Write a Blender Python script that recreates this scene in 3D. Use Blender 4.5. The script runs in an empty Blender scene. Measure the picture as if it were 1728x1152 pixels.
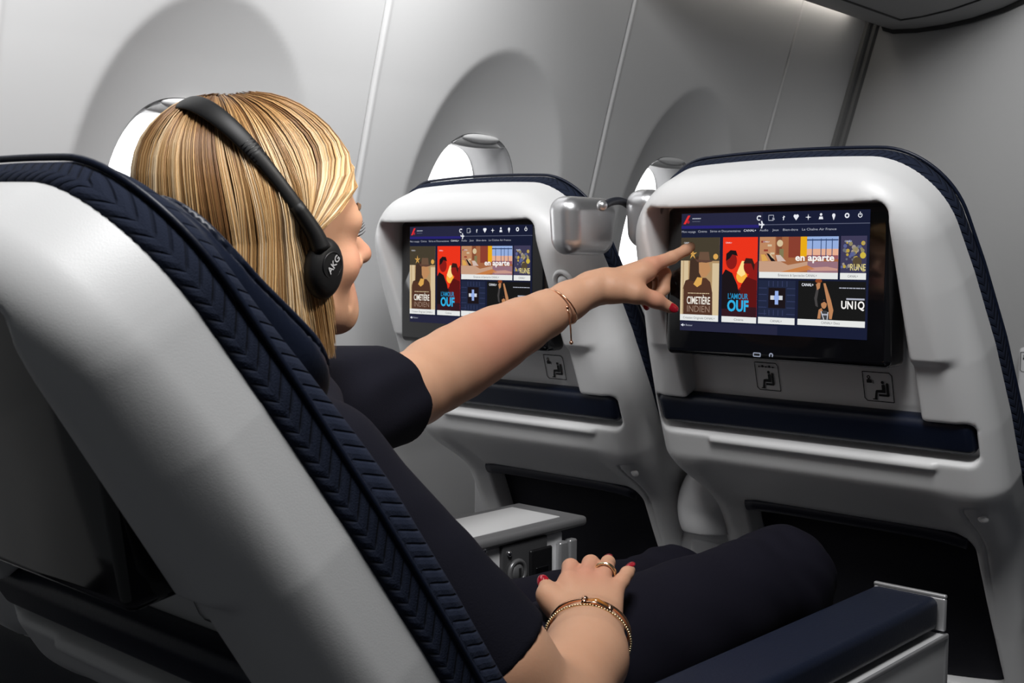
import bpy, bmesh, math, random
import numpy as np
from math import sin, cos, atan, radians, pi, sqrt
from mathutils import Vector, Matrix

rng = np.random.default_rng(7)
random.seed(7)
SC = bpy.context.scene
COL = SC.collection

# ------------------------------------------------------------------ camera
FPX = 2000.0
YAW, PITCH, ROLL = radians(42.5), radians(-3.9), radians(0.45)
CP = np.array([.838, -1.450, 1.02])
_f = np.array([-sin(YAW)*cos(PITCH), cos(YAW)*cos(PITCH), sin(PITCH)])
_r = np.array([cos(YAW), sin(YAW), 0.])
_u = np.cross(_r, _f)
_r, _u = _r*cos(ROLL)+_u*sin(ROLL), -_r*sin(ROLL)+_u*cos(ROLL)
cam = bpy.data.cameras.new('camera')
cam.sensor_width = 36.0
cam.lens = FPX/1728*36
cam.clip_start = .02
cam.dof.use_dof = True
cam.dof.focus_distance = 1.45
cam.dof.aperture_fstop = 22.0
camo = bpy.data.objects.new('camera', cam)
COL.objects.link(camo)
camo.matrix_world = Matrix(((_r[0], _u[0], -_f[0], CP[0]), (_r[1], _u[1], -_f[1], CP[1]),
                            (_r[2], _u[2], -_f[2], CP[2]), (0, 0, 0, 1)))
SC.camera = camo


def P(px, py, d):
    """a place in the cabin, given where a survey of the photograph puts it and how far off it is"""
    return CP + (_f + _r*((px-864)/FPX) + _u*((576-py)/FPX))*d


# ------------------------------------------------------------------ light
SC.view_settings.view_transform = 'Standard'
SC.view_settings.look = 'None'
SC.view_settings.gamma = 1
SC.view_settings.exposure = 0.0
try:
    SC.cycles.use_denoising = True
    SC.cycles.max_bounces = 8
except Exception:
    pass
W = bpy.data.worlds.new('cabin_dim')
SC.world = W
W.use_nodes = True
W.node_tree.nodes['Background'].inputs[0].default_value = (.9, .95, 1, 1)
W.node_tree.nodes['Background'].inputs[1].default_value = .045


def area(name, loc, target, size, power, color=(1, 1, 1), size_y=None, spread=180):
    l = bpy.data.lights.new(name, 'AREA')
    l.energy = power
    l.color = color
    l.size = size
    if size_y:
        l.shape = 'RECTANGLE'
        l.size_y = size_y
    l.spread = radians(spread)
    o = bpy.data.objects.new(name, l)
    COL.objects.link(o)
    o.location = loc
    d = Vector(target)-Vector(loc)
    o.rotation_euler = d.to_track_quat('-Z', 'Y').to_euler()
    return o


area('aisle_ceiling_light', (.50, -1.00, 2.15), (.05, -.40, 1.0), .42, 16.5, spread=150)
area('sidewall_wash_light', (-.36, -.88, 1.93), (-.93, -.60, 1.36), .28, 4.4, size_y=.5, spread=130)
area('sidewall_wash_light', (-.48, -.02, 2.02), (-.88, .04, 1.62), .20, 2.2, size_y=.5, spread=80)
area('forward_ceiling_light', (.20, 1.05, 2.05), (-.40, 1.85, 1.30), .4, 1.35, spread=70)
area('face_fill_light', (.72, -.50, 1.72), (-.03, -.77, 1.0), .10, .45, (1, .96, .9), spread=34)  # added soft fill to brighten the woman's face, not a cabin fitting

# ------------------------------------------------------------------ materials
MATS = {}


def mat(name, col, rough=.5, metal=0., spec=.5, coat=0., emit=None, estr=1., bump=None, sheen=0., sss=0., var=None):
    if name in MATS:
        return MATS[name]
    m = bpy.data.materials.new(name)
    m.use_nodes = True
    nt = m.node_tree
    b = nt.nodes['Principled BSDF']
    b.inputs['Base Color'].default_value = (*col, 1)
    b.inputs['Roughness'].default_value = rough
    b.inputs['Metallic'].default_value = metal
    b.inputs['Specular IOR Level'].default_value = spec
    b.inputs['Coat Weight'].default_value = coat
    b.inputs['Coat Roughness'].default_value = .08
    if sheen:
        b.inputs['Sheen Weight'].default_value = sheen
        b.inputs['Sheen Roughness'].default_value = .5
    if sss:
        b.inputs['Subsurface Weight'].default_value = sss
        b.inputs['Subsurface Radius'].default_value = (.012, .005, .003)
        b.inputs['Subsurface Scale'].default_value = .6
    if emit:
        b.inputs['Emission Color'].default_value = (*emit, 1)
        b.inputs['Emission Strength'].default_value = estr
    if bump:
        sc, st, dist = bump
        tc = nt.nodes.new('ShaderNodeTexCoord')
        n = nt.nodes.new('ShaderNodeTexNoise')
        n.inputs['Scale'].default_value = sc
        n.inputs['Detail'].default_value = 4
        bp = nt.nodes.new('ShaderNodeBump')
        bp.inputs['Strength'].default_value = st
        bp.inputs['Distance'].default_value = dist
        nt.links.new(tc.outputs['Object'], n.inputs['Vector'])
        nt.links.new(n.outputs['Fac'], bp.inputs['Height'])
        nt.links.new(bp.outputs['Normal'], b.inputs['Normal'])
    if var:
        sc, c2 = var
        tc = nt.nodes.new('ShaderNodeTexCoord')
        n = nt.nodes.new('ShaderNodeTexNoise')
        n.inputs['Scale'].default_value = sc
        n.inputs['Detail'].default_value = 5
        mx = nt.nodes.new('ShaderNodeMix')
        mx.data_type = 'RGBA'
        mx.inputs['A'].default_value = (*col, 1)
        mx.inputs['B'].default_value = (*c2, 1)
        nt.links.new(tc.outputs['Object'], n.inputs['Vector'])
        nt.links.new(n.outputs['Fac'], mx.inputs['Factor'])
        nt.links.new(mx.outputs['Result'], b.inputs['Base Color'])
    MATS[name] = m
    return m


def emis(name, col, s=1.):
    if name in MATS:
        return MATS[name]
    m = bpy.data.materials.new(name)
    m.use_nodes = True
    nt = m.node_tree
    for n in list(nt.nodes):
        nt.nodes.remove(n)
    o = nt.nodes.new('ShaderNodeOutputMaterial')
    e = nt.nodes.new('ShaderNodeEmission')
    e.inputs[0].default_value = (*col, 1)
    e.inputs[1].default_value = s
    nt.links.new(e.outputs[0], o.inputs[0])
    MATS[name] = m
    return m


def knit_mat():
    """navy jacquard knit: zigzag rows of short raised dashes, from the UV map (metres)"""
    m = mat('navy_knit', (.012, .017, .035), .9, spec=.2)
    nt = m.node_tree
    b = nt.nodes['Principled BSDF']
    uv = nt.nodes.new('ShaderNodeUVMap')
    sp = nt.nodes.new('ShaderNodeSeparateXYZ')
    nt.links.new(uv.outputs[0], sp.inputs[0])

    def mth(op, a, b_=None):
        n = nt.nodes.new('ShaderNodeMath')
        n.operation = op
        for i, v in enumerate((a, b_)):
            if v is None:
                continue
            if isinstance(v, (int, float)):
                n.inputs[i].default_value = v
            else:
                nt.links.new(v, n.inputs[i])
        return n.outputs[0]
    u, v = sp.outputs[0], sp.outputs[1]
    # herringbone: slanting grooves that turn back at every column
    tri = mth('PINGPONG', mth('MULTIPLY', v, 1/.021), 1.)
    zz = mth('PINGPONG', mth('ADD', mth('MULTIPLY', u, 1/.0115), mth('MULTIPLY', tri, 1.8)), .5)
    col = mth('PINGPONG', mth('MULTIPLY', v, 1/.021), .5)
    edge = mth('MULTIPLY', mth('SUBTRACT', .12, mth('MINIMUM', col, .12)), 6.)
    h = mth('MINIMUM', mth('ADD', mth('MULTIPLY', zz, 6.5), edge), 1.)
    h = mth('ADD', h, mth('MULTIPLY', mth('MINIMUM', mth('MULTIPLY', zz, 2.), 1.), .35))
    n = nt.nodes.new('ShaderNodeTexNoise')
    n.inputs['Scale'].default_value = 900
    nt.links.new(uv.outputs[0], n.inputs['Vector'])
    h = mth('ADD', h, mth('MULTIPLY', n.outputs['Fac'], .25))
    bp = nt.nodes.new('ShaderNodeBump')
    bp.inputs['Strength'].default_value = .9
    bp.inputs['Distance'].default_value = .0020
    nt.links.new(h, bp.inputs['Height'])
    nt.links.new(bp.outputs[0], b.inputs['Normal'])
    return m


M_SHELL = mat('white_shell', (.74, .74, .74), .42, bump=(900, .12, .0006))
M_KNIT = knit_mat()
M_LEATH = mat('navy_leather', (.006, .010, .025), .42, spec=.4, bump=(260, .25, .0008))
M_BLK = mat('black_plastic', (.006, .006, .007), .45)
M_GLOSS = mat('black_glass', (.004, .004, .005), .06, coat=.3)
M_MESH = mat('dark_pocket_fabric', (.004, .004, .010), .85)
M_SILV = mat('satin_silver', (.62, .62, .63), .33, metal=.85)
M_GREYP = mat('grey_plastic', (.22, .22, .225), .45)
M_WHITEP = mat('white_plastic', (.70, .70, .71), .4)
M_CHROME = mat('chrome', (.85, .85, .87), .15, metal=1)
M_ALU = mat('brushed_aluminium', (.55, .55, .56), .38, metal=.7)
M_DGREY = mat('dark_grey_metal', (.06, .06, .063), .4, metal=.3)
M_INK = mat('black_ink', (.012, .012, .013), .6)
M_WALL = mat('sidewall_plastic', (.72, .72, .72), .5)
M_BULK = mat('bulkhead_laminate', (.40, .40, .40), .6, bump=(500, .1, .0006))
M_BIN = mat('bin_plastic', (.30, .30, .30), .55)
M_CARPET = mat('dark_carpet', (.035, .035, .045), .95)
M_ROSE = mat('rose_gold', (.85, .48, .30), .2, metal=1)
M_GOLD = mat('pale_gold', (.85, .68, .42), .22, metal=1)
M_NAIL = mat('red_nail_polish', (.33, .006, .018), .18, coat=.6)
M_TOP = mat('black_knit_top', (.0055, .0055, .0105), .9, spec=.15, bump=(700, .35, .001))
M_TROU = mat('dark_navy_trousers', (.0065, .006, .0115), .85, spec=.12, bump=(900, .2, .0007))


# ------------------------------------------------------------------ object helpers
WLOC = {}


def thing(name, label, cat, loc=(0, 0, 0), group=None):
    o = bpy.data.objects.new(name, None)
    COL.objects.link(o)
    o.empty_display_size = .05
    o.location = loc
    WLOC[o] = np.array(loc, float)
    o['label'] = label
    o['category'] = cat
    if group:
        o['group'] = group
    return o


def obj(name, verts, faces, m, parent=None, smooth=True, uv=None, attr=None, mats=None, mi=None, sharp=None):
    """one mesh object; verts are in cabin coordinates"""
    v = np.asarray(verts, float).reshape(-1, 3)
    base = WLOC.get(parent, np.zeros(3))
    me = bpy.data.meshes.new(name)
    me.from_pydata((v-base).tolist() if len(v) < 400 else (v-base), [], faces if isinstance(faces, list) else faces.tolist())
    if mats:
        for x in mats:
            me.materials.append(x)
    else:
        me.materials.append(m)
    if mi is not None:
        me.polygons.foreach_set('material_index', np.asarray(mi, dtype=np.int32))
    me.polygons.foreach_set('use_smooth', np.full(len(me.polygons), smooth))
    if uv is not None:
        lay = me.uv_layers.new(name='UVMap')
        idx = np.zeros(len(me.loops), dtype=np.int32)
        me.loops.foreach_get('vertex_index', idx)
        lay.data.foreach_set('uv', np.asarray(uv, dtype=np.float32)[idx].ravel())
    if attr is not None:
        for k, a in attr.items():
            at = me.attributes.new(k, 'FLOAT', 'POINT')
            at.data.foreach_set('value', np.asarray(a, dtype=np.float32))
    me.update()
    if sharp:
        me.set_sharp_from_angle(angle=radians(sharp))
    o = bpy.data.objects.new(name, me)
    COL.objects.link(o)
    if parent is not None:
        o.parent = parent
        WLOC[o] = base
    else:
        WLOC[o] = np.zeros(3)
    return o


class MB:
    """collects simple solids into one mesh"""

    def __init__(s):
        s.v, s.f, s.n = [], [], 0

    def add(s, v, f):
        v = np.asarray(v, float)
        s.v.append(v)
        s.f += [[i+s.n for i in q] for q in (f if isinstance(f, list) else f.tolist())]
        s.n += len(v)
        return s

    def box(s, c, size, r=.003, M=None, seg=3):
        v, f = rbox(size, r, seg)
        if M is not None:
            v = v @ np.asarray(M).T
        return s.add(v+np.asarray(c, float), f)

    def tube(s, pts, rad, n=10, cap=True, flat=None):
        v, f = tube(pts, rad, n, cap, flat)
        return s.add(v, f)

    def ball(s, c, r, M=None, nu=16, nv=10):
        v, f = ball(nu, nv)
        v = v*np.asarray(r, float)
        if M is not None:
            v = v @ np.asarray(M).T
        return s.add(v+np.asarray(c, float), f)

    def quad(s, pts):
        return s.add(pts, [list(range(len(pts)))])

    def build(s, name, m, parent=None, smooth=True, sharp=None, **k):
        return obj(name, np.concatenate(s.v), s.f, m, parent, smooth, sharp=sharp, **k)


def rbox(size, r, seg=3):
    h = np.asarray(size, float)/2
    r = min(r, h.min()*.98)
    ax = []
    for k in range(3):
        t = np.tan(np.linspace(0, pi/4, seg+1))*r
        a = np.concatenate([-(h[k]-r)-t[::-1], (h[k]-r)+t])
        ax.append(a)
    v, f, idx = [], [], {}

    def vid(p):
        key = tuple(np.round(p, 7))
        if key not in idx:
            idx[key] = len(v)
            v.append(p)
        return idx[key]
    for k in range(3):
        i, j = (k+1) % 3, (k+2) % 3
        for sgn in (-1, 1):
            g = np.zeros((len(ax[i]), len(ax[j])), int)
            for a, x in enumerate(ax[i]):
                for b, y in enumerate(ax[j]):
                    p = np.zeros(3)
                    p[i], p[j], p[k] = x, y, sgn*h[k]
                    g[a, b] = vid(p)
            for a in range(len(ax[i])-1):
                for b in range(len(ax[j])-1):
                    q = [g[a, b], g[a+1, b], g[a+1, b+1], g[a, b+1]]
                    f.append([int(z) for z in (q if sgn > 0 else q[::-1])])
    v = np.array(v)
    inner = np.clip(v, -(h-r), h-r)
    d = v-inner
    L = np.linalg.norm(d, axis=1, keepdims=True)
    return inner+d/np.maximum(L, 1e-9)*r, f


def ball(nu=16, nv=10):
    v = [(0, 0, 1)]
    for j in range(1, nv):
        a = pi*j/nv
        for i in range(nu):
            v.append((sin(a)*cos(2*pi*i/nu), sin(a)*sin(2*pi*i/nu), cos(a)))
    v.append((0, 0, -1))
    f = [[0, 1+i, 1+(i+1) % nu] for i in range(nu)]
    for j in range(nv-2):
        for i in range(nu):
            a, b = 1+j*nu+i, 1+j*nu+(i+1) % nu
            f.append([a, a+nu, b+nu, b])
    k = 1+(nv-2)*nu
    f += [[len(v)-1, k+(i+1) % nu, k+i] for i in range(nu)]
    return np.array(v, float), f


def tube(pts, rad, n=10, cap=True, flat=None):
    """swept tube; rad may vary; flat=(axis vector, ratio) squashes the section along an axis"""
    p = np.asarray(pts, float)
    m = len(p)
    r = np.broadcast_to(np.asarray(rad, float), (m,))
    t = np.gradient(p, axis=0)
    t /= np.linalg.norm(t, axis=1, keepdims=True)+1e-12
    ref = np.array([0, 0, 1.]) if flat is None else np.asarray(flat[0], float)
    if abs(t[0] @ ref) > .95:
        ref = np.array([1., 0, 0])
    nrm = np.zeros_like(p)
    a = ref
    for i in range(m):
        if flat is not None:
            a = ref
        a = a-(a @ t[i])*t[i]
        a /= np.linalg.norm(a)+1e-12
        nrm[i] = a
    bi = np.cross(t, nrm)
    ang = np.arange(n)*2*pi/n
    k = 1. if flat is None else flat[1]
    v = (p[:, None]+r[:, None, None]*(nrm[:, None]*np.cos(ang)[None, :, None]*k+bi[:, None]*np.sin(ang)[None, :, None])).reshape(-1, 3)
    f = [[i*n+j, i*n+(j+1) % n, (i+1)*n+(j+1) % n, (i+1)*n+j] for i in range(m-1) for j in range(n)]
    if cap:
        f += [list(range(n))[::-1], [(m-1)*n+j for j in range(n)]]
    return v, f


def spline(pts, n):
    """Catmull-Rom through the points"""
    p = np.asarray(pts, float)
    p = np.vstack([2*p[0]-p[1], p, 2*p[-1]-p[-2]])
    out = []
    m = len(p)-3
    for s in np.linspace(0, m-1e-9, n):
        i = int(s)
        t = s-i
        a, b, c, d = p[i:i+4]
        out.append(.5*((2*b)+(c-a)*t+(2*a-5*b+4*c-d)*t*t+(3*b-a-3*c+d)*t**3))
    return np.array(out)


# ------------------------------------------------------------------ signed distance modelling
def smin(a, b, k):
    h = np.maximum(k-np.abs(a-b), 0)/k
    return np.minimum(a, b)-h*h*k*.25


def smax(a, b, k):
    return -smin(-a, -b, k)


def sstep(x, a, b):
    t = np.clip((x-a)/(b-a), 0, 1)
    return t*t*(3-2*t)


class Blob:
    """smooth union / cut of round cones and ellipsoids"""

    def __init__(s, far=.09):
        s.it, s.far = [], far

    def cone(s, a, b, ra, rb, k=.01, cut=False):
        a, b = np.asarray(a, float), np.asarray(b, float)
        lo = np.minimum(a-ra, b-rb)
        hi = np.maximum(a+ra, b+rb)
        ba = b-a
        L = ba @ ba+1e-12

        def f(p):
            q = p-a
            h = np.clip((q @ ba)/L, 0, 1)
            return np.linalg.norm(q-h[:, None]*ba, axis=1)-(ra+(rb-ra)*h)
        s.it.append((f, lo, hi, k, cut))
        return s

    def chain(s, pts, rads, k=.01):
        for i in range(len(pts)-1):
            s.cone(pts[i], pts[i+1], rads[i], rads[i+1], k)
        return s

    def ell(s, c, r, M=None, k=.01, cut=False):
        c, r = np.asarray(c, float), np.asarray(r, float)
        R = np.eye(3) if M is None else np.asarray(M, float)   # columns: the axes
        m = r.max()

        def f(p):
            q = (p-c) @ R
            k0 = np.linalg.norm(q/r, axis=1)
            k1 = np.linalg.norm(q/(r*r), axis=1)+1e-9
            return np.where(k0 < 1e-6, -r.min(), k0*(k0-1)/k1)
        s.it.append((f, c-m, c+m, k, cut))
        return s

    def fun(s, f, lo, hi, k=.01, cut=False):
        s.it.append((f, np.asarray(lo, float), np.asarray(hi, float), k, cut))
        return s

    def bounds(s):
        u = [i for i in s.it if not i[4]]
        return np.min([i[1] for i in u], 0)-.02, np.max([i[2] for i in u], 0)+.02

    def __call__(s, p):
        d = np.full(len(p), s.far)
        for f, lo, hi, k, cut in s.it:
            mg = s.far
            m = np.all((p > lo-mg) & (p < hi+mg), axis=1)
            if not m.any():
                continue
            e = f(p[m])
            d[m] = smax(d[m], -e, k) if cut else smin(d[m], np.minimum(e, s.far), k)
        return d


def sdf_mesh(f, lo, hi, h, G=8, lip=1.6):
    """sparse surface nets with the vertices pulled onto the surface"""
    lo = np.asarray(lo, float)
    hi = np.asarray(hi, float)
    nb = np.ceil((hi-lo)/(h*G)).astype(int)
    I = np.stack(np.meshgrid(*[np.arange(k) for k in nb], indexing='ij'), -1).reshape(-1, 3)
    c = lo+(I+.5)*h*G
    d = f(c)
    act = I[np.abs(d) < lip*h*G*.87]
    n = nb*G+1
    st = np.array([n[1]*n[2], n[2], 1], dtype=np.int64)
    g = np.stack(np.meshgrid(*[np.arange(G+1)]*3, indexing='ij'), -1).reshape(-1, 3)
    pts = np.unique(((act[:, None]*G+g[None]).reshape(-1, 3) @ st))
    ijk = np.stack([pts//st[0], (pts//st[1]) % n[1], pts % n[2]], -1)
    val = f(lo+ijk*h)
    g = np.stack(np.meshgrid(*[np.arange(G)]*3, indexing='ij'), -1).reshape(-1, 3)
    cells = ((act[:, None]*G+g[None]).reshape(-1, 3) @ st)
    cells.sort()
    offs = np.array([[a, b, e] for a in (0, 1) for b in (0, 1) for e in (0, 1)])
    cv = np.stack([val[np.searchsorted(pts, cells+o @ st)] for o in offs], 1)
    s = cv < 0
    mix = s.any(1) & ~s.all(1)
    cells, cv, s = cells[mix], cv[mix], s[mix]
    ci = np.stack([cells//st[0], (cells//st[1]) % n[1], cells % n[2]], -1)
    acc = np.zeros((len(cells), 3))
    cnt = np.zeros(len(cells))
    for a in range(8):
        for b in range(a+1, 8):
            if np.abs(offs[a]-offs[b]).sum() != 1:
                continue
            x = s[:, a] != s[:, b]
            t = cv[x, a]/(cv[x, a]-cv[x, b])
            acc[x] += offs[a]+t[:, None]*(offs[b]-offs[a])
            cnt[x] += 1
    V = lo+(ci+acc/cnt[:, None])*h
    Fs = []
    for ax in range(3):
        o1 = np.eye(3, dtype=int)[(ax+1) % 3]
        o2 = np.eye(3, dtype=int)[(ax+2) % 3]
        k0 = 0
        k1 = int(np.where((offs == np.eye(3, dtype=int)[ax]).all(1))[0][0])
        e = s[:, k0] != s[:, k1]
        base = cells[e]
        q = np.stack([base-o1 @ st-o2 @ st, base-o2 @ st, base, base-o1 @ st], 1)
        j = np.searchsorted(cells, q)
        j = np.clip(j, 0, len(cells)-1)
        ok = (cells[j] == q).all(1)
        j, fl = j[ok], s[e][ok][:, k0]
        j[~fl] = j[~fl][:, ::-1]
        Fs.append(j)
    F = np.concatenate(Fs)
    for _ in range(2):
        e = h*.25
        d0 = f(V)
        gr = np.stack([(f(V+np.eye(3)[k]*e)-f(V-np.eye(3)[k]*e))/(2*e) for k in range(3)], 1)
        g2 = (gr*gr).sum(1)
        step = np.clip(d0/np.maximum(g2, .15), -h*.6, h*.6)
        V = V-gr*step[:, None]
    return V, F


def struct(o):
    o['kind'] = 'structure'
    return o


# ------------------------------------------------------------------ the cabin shell
Y_BULK = 1.83
WINY = [-.335, .368, 1.068]
SEAMY = [-.69, .018, .722, 1.425]
ZC = 1.10


def prof(z):
    z = np.asarray(z, float)
    d = z-.95
    return -.97+.27*d+.02*np.clip(d-.4, 0, 1)+.10*np.clip(-.35-d, 0, 1)*.5


def bowl(y, z):
    o = np.zeros(np.broadcast(y, z).shape)
    for yc in WINY:
        r = np.sqrt(((y-yc-.012)/.235)**2+((z-ZC)/.35)**2)
        o = o+np.where(r < 1, .055*(1-np.clip(r, 0, 1)**2.6), 0)
    return o


def hole(y, z):
    o = np.full(np.broadcast(y, z).shape, 9.)
    for yc in WINY:
        o = np.minimum(o, (np.abs((y-yc)/.140)**2.5+np.abs((z-ZC)/.187)**2.5)**(1/2.5)-1)
    return o


def groove(y):
    g = np.zeros_like(y)
    for ys in SEAMY:
        d = y-ys
        g += -.006*np.exp(-(d/.0028)**2)+.0014*np.exp(-((d-.008)/.005)**2)
    return g


ys = set(np.round(np.arange(-1.75, Y_BULK+.004, .008), 4))
for s in SEAMY:
    ys |= set(np.round(s+np.arange(-.012, .0185, .0015), 4))
ys = np.array(sorted(ys))
zs = np.round(np.arange(.10, 1.98, .008), 4)
Yg, Zg = np.meshgrid(ys, zs, indexing='ij')
# pull the vertices next to a window opening onto its rim
hv = hole(Yg, Zg)
Y2, Z2 = Yg.copy(), Zg.copy()
for yc in WINY:
    near = (np.abs(hv) < .05) & (np.abs(Yg-yc) < .2)
    for _ in range(4):
        e = 1e-4
        h0 = hole(Y2, Z2)
        gy = (hole(Y2+e, Z2)-h0)/e
        gz = (hole(Y2, Z2+e)-h0)/e
        g2 = gy*gy+gz*gz+1e-9
        Y2 = np.where(near, Y2-gy*h0/g2, Y2)
        Z2 = np.where(near, Z2-gz*h0/g2, Z2)
Xg = prof(Z2)-bowl(Y2, Z2)+groove(Y2)
ny, nz = Yg.shape
idx = np.arange(ny*nz).reshape(ny, nz)
q = np.stack([idx[:-1, :-1], idx[1:, :-1], idx[1:, 1:], idx[:-1, 1:]], -1).reshape(-1, 4)
hc = hole(Y2.ravel()[q].mean(1), Z2.ravel()[q].mean(1))
q = q[hc > 0]
struct(obj('wall_left', np.stack([Xg, Y2, Z2], -1).reshape(-1, 3), q, M_WALL))

PANE = emis('window_daylight', (1., 1., 1.), 3.2)
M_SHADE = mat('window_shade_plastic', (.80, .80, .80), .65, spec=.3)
M_REVEAL = mat('window_reveal_plastic', (.40, .40, .41), .5)
for i, yc in enumerate(WINY):
    w = bpy.data.objects.new('window_%d' % (i+1), None)
    COL.objects.link(w)
    w.location = (-.93, yc, ZC)
    w['kind'] = 'structure'
    WLOC[w] = np.array([-.93, yc, ZC])
    th = np.linspace(0, 2*pi, 73)[:-1]

    def rim(a, b, p=2.5, dy=0., dz=0.):
        c, s = np.cos(th), np.sin(th)
        k = (np.abs(c)**p+np.abs(s)**p)**(-1/p)
        return yc+dy+a*c*k, ZC+dz+b*s*k
    prev = None
    V, F = [], []
    rows = [(.1405, .1875, -.002), (.138, .185, -.006), (.134, .181, -.010), (.130, .178, -.030), (.126, .176, -.034),
            (.120, .173, -.070), (.114, .170, -.106)]
    for k, (a, b, dx) in enumerate(rows):
        y, z = rim(a, b)
        x = prof(z)-bowl(y, z)*(1-k/9)-.03*(k/9)+dx
        V.append(np.stack([x, y, z], -1))
    n = len(th)
    for k in range(len(rows)-1):
        for j in range(n):
            F.append([k*n+j, (k+1)*n+j, (k+1)*n+(j+1) % n, k*n+(j+1) % n])
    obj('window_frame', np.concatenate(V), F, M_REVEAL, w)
    y, z = rim(.112, .170)
    x = prof(z)-.138
    obj('window_pane', np.stack([x, y, z], -1), [list(range(n))], PANE, w, smooth=False)
    # the shade, nearly all the way up, and its finger lip
    m = MB()
    zb = ZC+.158
    t = np.linspace(-1, 1, 25)
    pts, pts2 = [], []
    for a in t:
        yy = a*.108
        zt = ZC+.180*(1-np.abs(yy/.134)**2.5)**(1/2.5)
        zl = zb+.010*a*a
        pts.append((yy+yc, zl))
        pts2.append((yy+yc, max(zt, zl+.001)))
    vv = [(prof(zz)-.046, yy, zz) for yy, zz in pts]+[(prof(zz)-.046, yy, zz) for yy, zz in pts2]
    vv += [(prof(zz)-.058, yy, zz) for yy, zz in pts]
    k = len(t)
    ff = [[j, j+1, k+j+1, k+j] for j in range(k-1)]+[[2*k+j, 2*k+j+1, j+1, j] for j in range(k-1)]
    m.add(vv, ff).build('window_shade', M_SHADE, w)
    m = MB()
    V, F = [], []
    for a in t:
        for b in np.linspace(0, pi, 9):
            yy = a*.058
            wdt = (1-a*a)**.5
            V.append((prof(zb)-.044+.013*sin(b)*wdt**.7, yc+yy+.005, zb+.016-.010*wdt*cos(b)+.004))
    for j in range(k-1):
        for b in range(8):
            F.append([j*9+b, (j+1)*9+b, (j+1)*9+b+1, j*9+b+1])
    m.add(V, F).build('shade_handle', M_SHADE, w)

# bulkhead, ceiling, floor
m = MB()
m.box((.40, Y_BULK+.03, 1.1), (3.2, .06, 2.4), .004)
struct(m.build('wall_front', M_BULK, sharp=40))
m = MB()
m.box((.5, .1, -.05), (4.0, 4.0, .1), .004)
struct(m.build('floor', M_CARPET, sharp=40))
m = MB()
m.box((.75, .1, 2.42), (3.0, 4.0, .06), .004)
struct(m.build('ceiling', mat('ceiling_dark', (.10, .10, .10), .7), sharp=40))
# trim in the corner of the bulkhead and the side wall
zz = np.linspace(.1, 1.93, 40)
V, F = [], []
sec = [(-.02, 0), (.004, -.004), (.010, -.014), (.010, -.030), (.016, -.034), (.022, -.030), (.022, 0)]
sec = [(.0, -.045), (.010, -.043), (.013, -.034), (.009, -.026), (.013, -.018), (.022, -.016), (.024, .002)]
for z in zz:
    for a, b in sec:
        V.append((float(prof(z))+a, Y_BULK+b, z))
k = len(sec)
F = [[i*k+j, i*k+j+1, (i+1)*k+j+1, (i+1)*k+j] for i in range(len(zz)-1) for j in range(k-1)]
struct(obj('trim_1', V, F, mat('corner_trim', (.17, .17, .17), .5), sharp=35))

# overhead bin above the window seats, running forward to the bulkhead
xs = np.array([-.722, -.716, -.69, -.62, -.54, -.46, -.38, -.30, -.24, -.20, -.18])
zb = np.array([1.715, 1.697, 1.687, 1.681, 1.682, 1.690, 1.706, 1.732, 1.768, 1.82, 1.92])
bin_ = thing('overhead_bin', 'dark grey overhead stowage bin above the windows by the bulkhead', 'overhead bin', (-.5, 1.1, 1.69))
yy = [.55, .56, 1.0, 1.5, Y_BULK-.004]
V = [(x, y, z) for y in yy for x, z in zip(xs, zb)]+[(x, y, 2.2) for y in yy for x in (-.56, xs[-1])]
k = len(xs)
F = [[i*k+j, i*k+j+1, (i+1)*k+j+1, (i+1)*k+j] for i in range(len(yy)-1) for j in range(k-1)]
o = k*len(yy)
F += [[i*k, (i+1)*k, o+(i+1)*2, o+i*2] for i in range(len(yy)-1)]
F += [[i*k+k-1, o+i*2+1, o+i*2+3, (i+1)*k+k-1] for i in range(len(yy)-1)]
F += [list(range(k))[::-1]+[o, o+1][::1]]
obj('bin_body', V, F, M_BIN, bin_, sharp=50)
# reading-panel recess lines under the bin
m = MB()
for x0, x1, y0, y1 in ((-.60, -.60, .56, Y_BULK-.16), (-.60, -.34, Y_BULK-.16, Y_BULK-.16)):
    n = 12
    pts = [(x0+(x1-x0)*t, y0+(y1-y0)*t, float(np.interp(x0+(x1-x0)*t, xs, zb))-.0005) for t in np.linspace(0, 1, n)]
    m.tube(pts, .0035, 6)
m.build('panel_seam', mat('seam_dark', (.03, .03, .03), .7), bin_)
# rubber seal where the bin meets the bulkhead
m = MB()
m.tube([(x, Y_BULK-.008, z-.002) for x, z in zip(xs, zb)], .009, 8)
m.build('end_seal', mat('seal_dark', (.02, .02, .02), .7), bin_)
# cove light between bin and side wall
lt = thing('cove_light', 'narrow warm white light strip between overhead bin and side wall', 'light', (-.78, .6, 1.76))
m = MB()
m.box((-.730, 1.05, 1.735), (.010, 1.24, .010), .004)
m.build('light_tube', emis('cove_glow', (1., .93, .84), 9.), lt)
m = MB()
m.box((-.7275, 1.05, 1.747), (.013, 1.26, .012), .003)
m.build('light_housing', M_GREYP, lt)

# small white panel with a pictogram on the bulkhead
bp_ = thing('bulkhead_panel', 'light grey panel on the bulkhead beyond the aisle seat, at the picture edge', 'panel', (-.1, Y_BULK-.02, .6))
MB().box((-.05, Y_BULK-.018, .57), (.50, .035, .46), .012).build('panel_body', M_WHITEP, bp_)


# ------------------------------------------------------------------ seats: the back, in (x, t up the back, n out of the back)
AB = atan(.42)
_T = [-.75, -.60, -.46, -.43, -.36, -.31, -.22, -.12, -.02, .06, .20]
_W = [.235, .238, .248, .252, .265, .272, .268, .259, .244, .228, .205]


def hw(t):
    return np.interp(t, _T, _W)


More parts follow.
